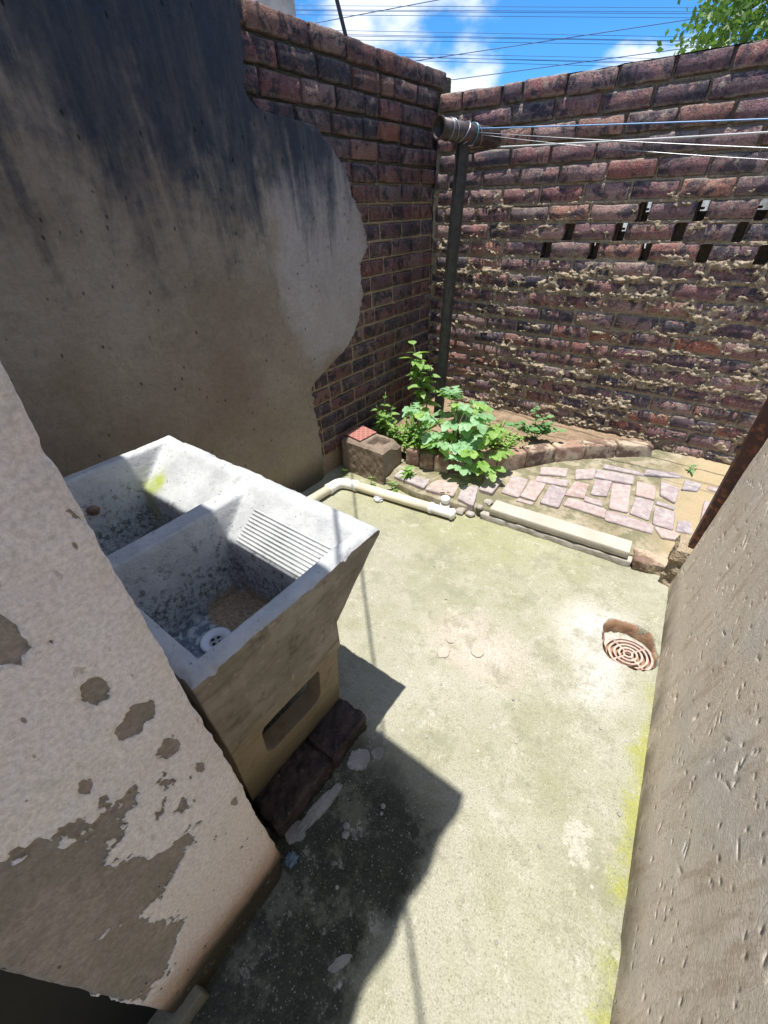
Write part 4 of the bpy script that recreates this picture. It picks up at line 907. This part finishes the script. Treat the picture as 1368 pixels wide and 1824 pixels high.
# ------------------------------------------------------------------ hollow cement block with a tile on top
bm = bmesh.new(); bX0, bX1, bY0, bY1, bH = -1.672, -1.338, 1.752, 1.945, .24
CB = thing('cement_block', 'rough brown hollow cement block beside the planter', 'block', (-1.505, 1.85, 0))
for i, (a, b, c, d) in enumerate(((-.167, .167, -.098, -.058), (-.167, .167, .058, .098), (-.167, -.125, -.06, .06), (.115, .167, -.06, .06), (-.045, -.01, -.06, .06))): box(bm, a, b, c, d, 0, bH - .002 * i * 0)
def hollow_block():
    bm = bmesh.new(); xs = [-.167, -.150, -.125, -.045, -.010, .060, .115, .150, .167]; n = 60
    gx = np.linspace(-.167, .167, 84); gy = np.linspace(-.098, .098, 50); GX, GY = np.meshgrid(gx, gy, indexing='ij')
    def pit(x0, x1): return np.minimum(np.minimum(GX - x0, x1 - GX), .058 - np.abs(GY))
    d = np.maximum(pit(-.122, -.035), pit(-.0, .120)); oe = np.minimum(.167 - np.abs(GX), .098 - np.abs(GY))
    Z = bH - .055 * sstep(-.002, .008, d) - .020 * np.exp(-(oe / .012) ** 1.5) + .006 * fbm(GX * 35, GY * 35, 0, 4, 111)
    Z -= .03 * sstep(.10, .17, GX) * sstep(-.02, .05, GY)
    V = [np.stack([GX, GY, Z], -1).reshape(-1, 3)]; Q = [gridq(84, 50)]
    ri = [(i, 0) for i in range(84)] + [(83, j) for j in range(1, 50)] + [(i, 49) for i in range(82, -1, -1)] + [(0, j) for j in range(48, -1, -1)]
    rws = []
    for t in np.linspace(0, 1, 24): rws.append([(GX[i, j], GY[i, j], Z[i, j] * (1 - t)) for i, j in ri])
    Rr = np.array(rws); s = .005 * fbm(Rr[..., 0] * 40, Rr[..., 1] * 40, Rr[..., 2] * 40, 4, 112) * np.minimum(1, np.linspace(0, 1, 24) * 12)[:, None]
    Rr[..., 0] *= 1 + s / .167; Rr[..., 1] *= 1 + s / .098
    V.append(Rr.reshape(-1, 3)); Q.append(gridq(24, len(ri))[:, ::-1] + 84 * 50)
    return mesh_np('block_body', np.concatenate(V), np.concatenate(Q))
bm.free()
link('block_body', hollow_block(), M_BLOCK, CB); CB.rotation_euler = (0, 0, -.02)
bm = bmesh.new(); box(bm, -.068, .068, -.075, .075, 0, .009); bmesh.ops.bevel(bm, geom=bm.edges[:], offset=.0015, segments=1, affect='EDGES')
o = link('floor_tile', from_bm('floor_tile', bm), M_TILE, None, (-1.590, 1.855, .247), label='broken red tile lying on top of the cement block', cat='tile'); o.rotation_euler = (R(2), R(3), -.12)

# ------------------------------------------------------------------ gully grate
DG = thing('drain_grate', 'round pinkish white plastic drain grate in its broken square hole', 'drain', (.168, 1.333, -.030))
DG.rotation_euler = (R(-6), R(-4), .6)
def ring_mesh(name, r, w, h):
    bm = bmesh.new(); seg = 40; pr = [(r - w, -h), (r - w, h), (r + w, h), (r + w, -h)]; rr_ = [[bm.verts.new((p[0] * math.cos(a), p[0] * math.sin(a), p[1])) for p in pr] for a in np.linspace(0, 2 * math.pi, seg, endpoint=False)]
    for k in range(seg):
        a, b = rr_[k], rr_[(k + 1) % seg]
        for j in range(4): bm.faces.new((a[j], a[(j + 1) % 4], b[(j + 1) % 4], b[j]))
    return from_bm(name, bm)
for i, r_ in enumerate((.084, .066, .048, .031, .015)): link('grate_ring', ring_mesh('grate_ring', r_, .0036 if i else .0055, .004), M_GRATE, DG, (0, 0, .0005 * i))
for k in range(4):
    a = k * math.pi / 2 + .3; link('spoke', tube_mesh('spoke', [(.012 * math.cos(a), .012 * math.sin(a), .002), (.084 * math.cos(a), .084 * math.sin(a), .002)], .0042, 6), M_GRATE, DG)
bm = bmesh.new(); bmesh.ops.create_circle(bm, cap_ends=True, segments=24, radius=.083); link('gully_throat', from_bm('gully_throat', bm), M_PIT, DG, (0, 0, -.016))
# brown clay liner round the hole
ln_ = []
for t, (rr_, zz) in enumerate(((1.02, .002), (.97, -.004), (.93, -.03), (.90, -.058))):
    row = []
    for a in np.linspace(0, 2 * math.pi, 73):
        c, s = math.cos(a), math.sin(a); f_ = (abs(c) ** 3.2 + abs(s) ** 3.2) ** (-1 / 3.2); u, v = .092 * rr_ * f_ * c, .110 * rr_ * f_ * s
        j_ = 1 + .04 * float(vn(a * 5, t, 0, 121)); row.append((PITC[0] + (u * .97 - v * .24) * j_, PITC[1] + (v * .97 + u * .24) * j_, zz + .004 * float(vn(a * 6, t * 3, 0, 122))))
    ln_.append(row)
link('gully_liner', mesh_np('gully_liner', np.array(ln_).reshape(-1, 3), gridq(4, 73)[:, ::-1]), M_PIT, None, label='brown clay sides of the hole around the drain grate', cat='drain hole')

# ------------------------------------------------------------------ clothes line post
CP = thing('washing_line_post', 'dark steel T-shaped washing line post standing in the corner bed', 'post', (-1.43, 2.58, .1))
PO = Vector((-1.43, 2.58, .1))
def rel(p): return tuple(Vector(p) - PO)
bm = bmesh.new(); tube(bm, [rel((-1.44, 2.58, .0)), rel((-1.405, 2.575, 1.0)), rel((-1.368, 2.57, 1.70))], .036, 6); bmesh.ops.rotate(bm, verts=bm.verts, cent=(0, 0, 0), matrix=Matrix.Rotation(0, 3, 'Z'))
link('upright', from_bm('upright', bm, False), M_POST, CP)
A_, B_ = Vector((-1.398, 2.365, 1.724)), Vector((-1.282, 2.765, 1.700)); ax_ = (B_ - A_).normalized()
bm = bmesh.new(); rO = tube(bm, [rel(A_), rel(B_)], .042, 24, False); rI = tube(bm, [rel(A_), rel(B_)], .0375, 24, False)
for a, b in ((rO[0], rI[0]), (rO[1], rI[1])):
    for k in range(24): bm.faces.new((a[k], a[(k + 1) % 24], b[(k + 1) % 24], b[k]))
link('crossbar', from_bm('crossbar', bm, True), M_IRON, CP)
link('crossbar_lip', ring_mesh('crossbar_lip', .0425, .003, .005), M_IRON, CP, rel(A_)).rotation_euler = ax_.to_track_quat('Z', 'Y').to_euler()
link('crossbar_dark', tube_mesh('crossbar_dark', [rel(A_ + ax_ * .14), rel(A_ + ax_ * .15)], .037, 16), M_BLACK, CP)  # black disc stands for the dark inside the open tube
def wrap(t, r_, mat, tilt, name='wire_wrap'):
    c = A_ + (B_ - A_) * t; q = ax_.to_track_quat('Z', 'Y'); pts = []
    for k in range(27):
        a = k / 26 * 2 * math.pi * 1.5; p = q @ Vector((r_ * math.cos(a), r_ * math.sin(a), tilt * math.sin(a) + .006 * k / 26)); pts.append(rel(c + p))
    return link(name, tube_mesh(name, pts, .0022, 6), mat, CP)
wrap(.14, .0445, M_WIRE, .006); wrap(.22, .0445, M_WIRE, -.01); wrap(.38, .0445, M_WIRE, .03); wrap(.55, .045, M_TEAL, .005); wrap(.62, .0445, M_WIRE, -.02)
bm = bmesh.new(); wj = random.Random(8)
for k in range(3):
    c = A_ + (B_ - A_) * (.42 + .05 * k); p = [rel(c + Vector((wj.uniform(-.02, .03), wj.uniform(-.03, .03), wj.uniform(-.05, -.03)))) for _ in range(5)]; tube(bm, p, .002, 5)
link('loose_wire_end', from_bm('loose_wire_end', bm), M_WIRE, CP)

# ------------------------------------------------------------------ washing lines: from the crossbar to beyond the right edge
def cat_line(name, a, b, sag, r_, mat, label, tw=None):
    a, b = Vector(a), Vector(b); pts = []
    n = 40
    for i in range(n + 1):
        t = i / n; p = a.lerp(b, t); p.z -= sag * 4 * t * (1 - t)
        if tw: p += Vector((0, tw * math.sin(t * 30), tw * math.cos(t * 30)))
        pts.append(p)
    return link(name, tube_mesh(name, pts, r_, 6), mat, None, label=label, cat='washing line', group='washing lines')
def ext(a, p, k): a, p = Vector(a), Vector(p); return a + (p - a) * k
a1 = A_ + (B_ - A_) * .56 + Vector((.04, 0, .018)); a2 = B_ + Vector((.0, .0, -.035)); a3 = A_ + (B_ - A_) * .5 + Vector((.044, 0, .0)); a4 = A_ + (B_ - A_) * .60 + Vector((.043, 0, -.005))
cat_line('washing_line', a1, ext(a1, (-.0925, 2.56, 1.650), 1.9), .004, .0026, M_BLUE, 'pale blue plastic-coated washing line, uppermost of the four')
cat_line('washing_line', a2, ext(a2, (-.082, 2.70, 1.624), 1.9), .006, .0042, M_ROPE, 'white twisted rope washing line tied to the far end of the crossbar')
cat_line('washing_line', a3, ext(a3, (-.0605, 2.50, 1.571), 1.9), .012, .0018, M_WIRE, 'thin grey wire washing line just below the white rope')
cat_line('washing_line', a4, ext(a4, (-.0550, 2.56, 1.558), 1.9), .030, .0016, M_WIRE, 'slack lowest grey wire washing line looped under the others')

# ------------------------------------------------------------------ plants
def leaf_mesh(name, L_, W, fold=.25, droop=.2, mat=None, teeth=0, tip=1.6, seg=5):
    """leaf along +x, upper side +z, stalk at the origin"""
    V = []; Q = []
    for i in range(seg + 1):
        t = i / seg; w = W * .5 * (math.sin(math.pi * t ** (1 / tip)) ** .8 if 0 < t < 1 else .02); w *= 1 + teeth * (1 if i % 2 else -1)
        z = -droop * L_ * t * t
        V += [(t * L_, w, z + fold * w), (t * L_, 0, z), (t * L_, -w, z + fold * w)]
    for i in range(seg):
        a = i * 3; Q += [(a, a + 1, a + 4, a + 3), (a + 1, a + 2, a + 5, a + 4)]
    me = mesh_np(name, V, [q[::-1] for q in Q]); me.materials.append(mat); return me
def compound_mesh(name, L_, mat, seed, n=5):
    q = random.Random(seed); V = []; F = []
    spots = [(L_ * .62, 0, 1.0)] + [(L_ * (.30 + .16 * (k // 2)), (1 if k % 2 else -1) * R(58 - 10 * (k // 2)), .62 + .10 * (k // 2)) for k in range(n - 1)]
    for px, ang, sc in spots:
        l = L_ * .46 * sc * q.uniform(.9, 1.1); w = l * .86; b0 = len(V); seg = 6
        for i in range(seg + 1):
            t = i / seg; hw = w * .5 * (math.sin(math.pi * t ** .72) ** .62 if 0 < t < 1 else .03) * (1 + .12 * (1 if i % 2 else -1)); z = -.30 * l * t * t + .05 * l * math.sin(t * 6)
            for s_ in (1, 0, -1):
                x, y = t * l, hw * s_; zz = z + abs(s_) * hw * .22
                V.append((px + x * math.cos(ang) - y * math.sin(ang), x * math.sin(ang) + y * math.cos(ang), zz - .10 * L_ * (px / L_) ** 2))
        for i in range(seg):
            a = b0 + i * 3; F += [(a, a + 3, a + 4, a + 1), (a + 1, a + 4, a + 5, a + 2)]
    b0 = len(V); V += [(0, .0012, 0), (0, -.0012, 0), (L_ * .64, -.0008, -.04 * L_), (L_ * .64, .0008, -.04 * L_)]; F.append((b0, b0 + 1, b0 + 2, b0 + 3))
    me = mesh_np(name, V, F); me.materials.append(mat); return me
def orient(o, d, up=Vector((0, 0, 1)), roll=0):
    d = Vector(d).normalized(); y = up.cross(d)
    if y.length < 1e-4: y = Vector((0, 1, 0))
    y.normalize(); z = d.cross(y); m = Matrix((d, y, z)).transposed(); m = m @ Matrix.Rotation(roll, 3, 'X'); o.rotation_euler = m.to_euler()
def bez(a, b, bend, n=6):
    a, b, bend = Vector(a), Vector(b), Vector(bend); return [a.lerp(b, t / n) + bend * 4 * (t / n) * (1 - t / n) for t in range(n + 1)]
def add_leaf(root, base, me, pos, d, s, q, up=Vector((0, 0, 1))):
    o = link('leaf', me, None, root, tuple(Vector(pos) - Vector(base))); orient(o, d, up, q.uniform(-.3, .3)); o.scale = (s, s, s); return o
# large bushy plant with compound leaves
q = random.Random(31)
base = (-1.10, 2.22, .13); root = thing('leafy_plant', 'bushy plant with big pale bluish leaves spilling over the planter kerb', 'plant', base)
CM = [compound_mesh('leaf', .135, M_LEAF_BIG, i) for i in range(5)]; CY_ = [compound_mesh('leaf', .13, M_LEAF_YEL, 20 + i) for i in range(3)]
tips = []
for k in range(24):
    a = q.uniform(0, 2 * math.pi); rad = q.uniform(.03, .25); h = q.uniform(.10, .38) * (1 - rad * 1.2)
    tips.append(Vector((base[0] + rad * math.cos(a) * 1.05, base[1] + rad * math.sin(a), base[2] + h)))
tips += [Vector(p) for p in ((-.98, 2.02, .20), (-.90, 2.05, .24), (-.84, 2.06, .19), (-.80, 2.12, .22), (-.86, 2.16, .27), (-1.18, 2.25, .46), (-1.10, 2.20, .44), (-1.00, 2.2, .36), (-1.08, 2.02, .26), (-1.19, 2.08, .27), (-.93, 1.99, .155), (-.79, 2.07, .15))]
bm = bmesh.new()
for i, t in enumerate(tips):
    s0 = Vector((base[0] + q.uniform(-.03, .03), base[1] + q.uniform(-.03, .03), base[2])); pts = bez(s0, t, (0, 0, .04), 5); tube(bm, [p - Vector(base) for p in pts], [.005, .0045, .004, .0035, .003, .002], 5)
    out = (t - Vector(base)); out.z = 0; out = out.normalized() if out.length > .01 else Vector((1, 0, 0))
    for j in range(4 if i < 24 else 3):
        a = q.uniform(-1.4, 1.4); d = Matrix.Rotation(a, 3, 'Z') @ out; d.z = q.uniform(-.25, .35)
        add_leaf(root, base, q.choice(CY_ if (t.x > -.92 or q.random() < .2) else CM), t - d * .02, d, q.uniform(.7, 1.2), q)
link('stem', from_bm('stem', bm, True), M_STEM, root)
# tall sapling in the corner behind the post
q = random.Random(33); base = (-1.50, 2.45, .14); root = thing('sapling', 'tall thin sapling with oval yellow green leaves in the corner behind the post', 'plant', base)
LM = [leaf_mesh('leaf', .105, .062, .25, .25, M_LEAF_SAP), leaf_mesh('leaf', .085, .056, .15, .4, M_LEAF_SAP)]
bm = bmesh.new()
for tp, bend, n in (((-1.575, 2.44, .67), (.02, 0, 0), 12), ((-1.53, 2.42, .62), (.01, .02, 0), 9), ((-1.44, 2.44, .55), (.03, 0, .02), 8), ((-1.48, 2.40, .46), (.02, -.02, .02), 7), ((-1.58, 2.45, .57), (-.02, 0, .02), 5)):
    pts = bez(base, tp, bend, 10); tube(bm, [p - Vector(base) for p in pts], [.006 - .0004 * i for i in range(11)], 6)
    for k in range(n + 3):
        t = .35 + .65 * k / (n + 2); p = pts[min(10, int(t * 10))]; a = k * 2.4 + q.uniform(-.4, .4); d = Vector((math.cos(a), math.sin(a), q.uniform(-.1, .5))); add_leaf(root, base, q.choice(LM), p, d, q.uniform(.7, 1.15), q)
link('stem', from_bm('stem', bm, True), M_STEM, root)
# leafy weeds left of the big plant
q = random.Random(35); base = (-1.46, 2.10, .13); root = thing('weed_clump', 'clump of small leaved weeds between the cement block and the bushy plant', 'plant', base)
LM = [leaf_mesh('leaf', .052, .025, .3, .2, M_LEAF_WEED), leaf_mesh('leaf', .034, .018, .2, .35, M_LEAF_WEED)]
bm = bmesh.new()
for k in range(20):
    a = q.uniform(0, 6.28); rad = q.uniform(.02, .16); tp = (base[0] + rad * 1.25 * math.cos(a) + .05, base[1] + rad * .8 * math.sin(a), base[2] + q.uniform(.07, .20)); pts = bez((base[0] + rad * .7 * math.cos(a) + .03, base[1] + rad * .5 * math.sin(a), base[2] - .01), tp, (0, 0, .01), 6); tube(bm, [p - Vector(base) for p in pts], .0022, 4)
    for j in range(8):
        p = pts[1 + j * 5 // 8]; b = j * 2.4 + k; add_leaf(root, base, q.choice(LM), p, (math.cos(b), math.sin(b), .35), q.uniform(.7, 1.2), q)
link('stem', from_bm('stem', bm, True), M_STEM, root)
# yellowish weeds behind the kerb
q = random.Random(52); base = (-1.30, 2.06, .135); root = thing('weed_clump', 'yellowish small leaved weeds just behind the left end of the planter kerb', 'plant', base)
LM = [leaf_mesh('leaf', .042, .020, .3, .2, M_LEAF_YEL), leaf_mesh('leaf', .034, .018, .2, .35, M_LEAF_YEL)]
bm = bmesh.new()
for k in range(20):
    a = q.uniform(0, 6.28); rad = q.uniform(.02, .16); tp = (base[0] + rad * 1.25 * math.cos(a) + .05, base[1] + rad * .8 * math.sin(a), base[2] + q.uniform(.07, .20)); pts = bez((base[0] + rad * .7 * math.cos(a) + .03, base[1] + rad * .5 * math.sin(a), base[2] - .01), tp, (0, 0, .01), 6); tube(bm, [p - Vector(base) for p in pts], .0022, 4)
    for j in range(8):
        p = pts[1 + j * 5 // 8]; b = j * 2.4 + k; add_leaf(root, base, q.choice(LM), p, (math.cos(b), math.sin(b), .35), q.uniform(.7, 1.2), q)
link('stem', from_bm('stem', bm, True), M_STEM, root)
# yellowish weeds behind the kerb
q = random.Random(57); base = (-.92, 2.36, .135); root = thing('weed_clump', 'low yellowish weeds on the soil between the bushy plant and the round leaved plant', 'plant', base)
LM = [leaf_mesh('leaf', .042, .020, .3, .2, M_LEAF_YEL), leaf_mesh('leaf', .034, .018, .2, .35, M_LEAF_YEL)]
bm = bmesh.new()
for k in range(20):
    a = q.uniform(0, 6.28); rad = q.uniform(.02, .16); tp = (base[0] + rad * 1.25 * math.cos(a) + .05, base[1] + rad * .8 * math.sin(a), base[2] + q.uniform(.07, .20)); pts = bez((base[0] + rad * .7 * math.cos(a) + .03, base[1] + rad * .5 * math.sin(a), base[2] - .01), tp, (0, 0, .01), 6); tube(bm, [p - Vector(base) for p in pts], .0022, 4)
    for j in range(8):
        p = pts[1 + j * 5 // 8]; b = j * 2.4 + k; add_leaf(root, base, q.choice(LM), p, (math.cos(b), math.sin(b), .35), q.uniform(.7, 1.2), q)
link('stem', from_bm('stem', bm, True), M_STEM, root)
# darker broad weed against the side wall
q = random.Random(36); base = (-1.62, 2.12, .13); root = thing('weed_clump', 'dark glossy weed against the side wall behind the cement block', 'plant', base)
LM = [leaf_mesh('leaf', .06, .030, .3, .25, M_LEAF_WEED)]; bm = bmesh.new()
for k in range(6):
    a = k * 1.05; tp = (base[0] + .06 * math.cos(a) + .03, base[1] + .06 * math.sin(a), base[2] + q.uniform(.14, .30)); pts = bez(base, tp, (0, 0, .01), 6); tube(bm, [p - Vector(base) for p in pts], .0028, 4)
    for j in range(9):
        p = pts[1 + j * 5 // 9]; b = j * 2.4 + k; add_leaf(root, base, LM[0], p, (math.cos(b), math.sin(b), .3), q.uniform(.7, 1.15), q)
link('stem', from_bm('stem', bm, True), M_STEM, root)
# strap leaves
q = random.Random(37); base = (-1.40, 2.20, .14); root = thing('strap_leaf_plant', 'upright strap shaped blades rising behind the small weeds', 'plant', base)
SM = [leaf_mesh('blade', .26, .036, .35, .12, M_LEAF_SAP, 0, 1.2, 7)]
for d, s in (((-.25, .1, 1), .9), ((.75, .2, .75), .95), ((.55, -.25, .8), .8), ((-.5, -.1, .8), .6), ((.35, .3, 1), .9), ((.2, -.5, .8), .6)):
    o = link('blade', SM[0], None, root, (q.uniform(-.02, .02), q.uniform(-.02, .02), 0)); orient(o, d, Vector((0, -.6, .8)), 0); o.scale = (s, s, s)
# rounded-leaf plant on the right part of the bed
q = random.Random(39); base = (-.70, 2.58, .15); root = thing('round_leaf_plant', 'low branching plant with round leaves at the right end of the bed', 'plant', base)
RM = [leaf_mesh('leaf', .044, .040, .12, .15, M_LEAF_ROUND, 0, 1.1, 6), leaf_mesh('leaf', .036, .034, .2, .2, M_LEAF_ROUND, 0, 1.1, 6)]; bm = bmesh.new()
for tp in ((-.80, 2.55, .26), (-.74, 2.60, .36), (-.66, 2.60, .31), (-.60, 2.56, .30), (-.55, 2.55, .26), (-.70, 2.52, .24), (-.62, 2.60, .25), (-.86, 2.58, .22), (-.90, 2.54, .22)):
    pts = bez(base, tp, (0, 0, .02), 6); tube(bm, [p - Vector(base) for p in pts], .0025, 5)
    for j in range(9):
        p = pts[2 + j * 4 // 8]; b = j * 2.4; add_leaf(root, base, q.choice(RM), p, (math.cos(b), math.sin(b), .3), q.uniform(.7, 1.15), q)
link('stem', from_bm('stem', bm, True), M_STEM, root)
# small tufts
def tuft(name, base, n, L_, W, label, seed, mat=M_LEAF_WEED, up=.7):
    q = random.Random(seed); root = thing(name, label, 'plant', base, 'small weeds in the cracks'); me = leaf_mesh('leaf', L_, W, .25, .35, mat)
    for k in range(n):
        a = k * 2.4 + q.uniform(-.3, .3); add_leaf(root, base, me, Vector(base) + Vector((q.uniform(-.01, .01), q.uniform(-.01, .01), .012 * (k % 5))), (math.cos(a), math.sin(a), q.uniform(.2, up)), q.uniform(.6, 1.15), q)
tuft('small_weed', (-1.215, 1.835, .065), 26, .060, .018, 'leafy weed sprouting from the edging between block and pipe', 41)
tuft('small_weed', (-1.255, 1.745, .005), 12, .042, .016, 'small weed hanging at the floor edge below the larger sprout', 42)
tuft('small_weed', (.185, 2.76, .10), 9, .055, .018, 'tiny weed at the far end of the paving under the sunlit wall', 43, M_LEAF_ROUND, .5)
tuft('small_weed', (-1.62, 1.70, .004), 7, .035, .012, 'tiny weed at the left foot of the cement block', 44)
tuft('small_weed', (-1.41, 1.725, .004), 6, .035, .012, 'tiny weed at the right foot of the cement block', 45)
tuft('small_weed', (-.93, 1.80, .045), 6, .03, .012, 'tiny weed on the bare bedding behind the pipe riser', 46)
o = link('fallen_leaf', leaf_mesh('fallen_leaf', .07, .03, .2, .1, M_LEAF_WEED, .25), None, None, (-1.10, .445, .655), label='green leaf fallen on the slope of the far basin', cat='leaf'); orient(o, (.8, -.4, -.35), Vector((0, -.7, .8)))

# ------------------------------------------------------------------ beyond the walls
bm = bmesh.new(); box(bm, -6, 10, 6.4, 6.6, -.2, 2.05); link('garden_wall', from_bm('garden_wall', bm), simple('whitewashed wall', (.80, .80, .78), .9, .2), None, label='whitewashed wall glimpsed through the gaps of the far brick wall', cat='wall')
# concrete pole
bm = bmesh.new(); c = Vector((-4.33, 4.18, 0)); 
link('concrete_pole', rough_box('concrete_pole', -.175, .175, -.15, .15, -.2, 6.0, .09, .012, .03, 131, True, 7), M_POLE, None, tuple(c), label='rough grey concrete pole rising behind the plastered side wall', cat='pole').rotation_euler = (0, R(.6), R(46))
# cables
link('service_cable', tube_mesh('service_cable', [(-.637 * 3.4 - .06, .771 * 3.4 + .04, .4), (-.637 * 3.4, .771 * 3.4, 1.42 + .205 * 3.4), (-.637 * 3.4, .771 * 3.4, 1.42 + .223 * 3.4), (-.646 * 3.4, .764 * 3.4, 1.42 + .263 * 3.4), (-.655 * 3.4, .757 * 3.4, 1.42 + .31 * 3.4), (-.70 * 3.5, .75 * 3.5, 1.42 + .6 * 3.5)], .011, 8), M_CABLE, None, label='thick black cable dropping steeply behind the side wall', cat='cable')
link('overhead_cable', tube_mesh('overhead_cable', [(2.4, -2.95, 2.9), (-.16, -.141, 2.7), (-1.066, .784, 2.75), (-4.2, 4.02, 3.6)], .0055, 8), M_CABLE, None, label='black cable strung above the yard from the house to the concrete pole', cat='cable')
def power(a, b, sag, label, twin, ratio=3.0):
    a, b = Vector(a), Vector(b); d = b - a; a2 = a - d * .8; b2 = b + d * .8; root = thing('power_line', label, 'power line', tuple(a), 'overhead power lines')
    for k in range(2 if twin else 1):
        pts = []
        for i in range(25):
            t = i / 24; p = a2.lerp(b2, t); p.z += sag * 4 * (t - .5) ** 2 - sag * .1 - k * .17; pts.append(p - a)
        link('conductor', tube_mesh('conductor', pts, .013 if twin else .024, 5), M_PLWIRE, root)
nm = ['topmost', 'second', 'third', 'fourth', 'fifth', 'lowest']
for i, (a, b) in enumerate([((-28.01, 28.98, 11.79), (-6.18, 45.43, 11.03)), ((-28.03, 28.96, 11.58), (-6.09, 45.5, 10.77)), ((-26.25, 30.3, 10.69), (-7.34, 44.55, 9.82)), ((-25.4, 30.95, 10.42), (-7.28, 44.6, 9.62)), ((-23.37, 32.47, 9.59), (-10.79, 41.95, 8.99)), ((-22.48, 33.15, 9.41), (-11.04, 41.77, 8.77))]):
    power(a, b, 0, nm[i] + ' of the six level twin power lines crossing the sky', True)
for i, (a, b) in enumerate([((-27.18, 29.6, 11.01), (-20.82, 34.4, 11.8)), ((-22.18, 33.37, 9.17), (-6.91, 44.88, 10.68)), ((-19.88, 35.1, 8.25), (-7.33, 44.56, 9.35))]):
    power(a, b, 0, ['short slanting wire rising across the clouds at top left', 'long slanting wire rising to the tree at top right', 'lowest slanting wire just above the corner of the walls'][i], False)
# tree over the far wall
TR = thing('tree', 'green leafy tree rising above the far wall at the right', 'tree', (.15, 6.3, -.15))
bm = bmesh.new(); tube(bm, [(0, 0, 0), (.03, 0, 1.2), (-.05, .05, 2.2), (0, 0, 2.8)], [.12, .10, .07, .04], 10)
for k in range(7): tube(bm, [(0, 0, 1.6 + .12 * k), (.5 * math.cos(k * 2.4), .4 * math.sin(k * 2.4), 2.2 + .12 * k), (.95 * math.cos(k * 2.4), .8 * math.sin(k * 2.4), 2.5 + .16 * k)], [.045, .03, .012], 6)
link('trunk', from_bm('trunk', bm, True), M_BARK, TR)
rt = np.random.RandomState(12); LV = []; LQ = []; cl = []
for k in range(230):
    p = rt.normal(size=3); p /= np.linalg.norm(p); p *= rt.uniform(.45, 1.) ** .6; cl.append((p[0] * 1.25, p[1] * .9, 2.80 + p[2] * .95))
for cx_, cy_, cz_ in cl:
    for j in range(60):
        o_ = np.array([cx_, cy_, cz_]) + rt.normal(size=3) * .12; d = rt.normal(size=3); d[2] -= .3; d /= np.linalg.norm(d); s_ = np.cross(d, rt.normal(size=3)); s_ /= np.linalg.norm(s_); l = rt.uniform(.045, .08); b0 = len(LV)
        LV += [o_, o_ + d * l * .5 + s_ * l * .28, o_ + d * l, o_ + d * l * .5 - s_ * l * .28]; LQ.append((b0, b0 + 1, b0 + 2, b0 + 3))
link('crown', mesh_np('crown', np.array(LV), np.array(LQ), False), M_LEAF_TREE, TR)
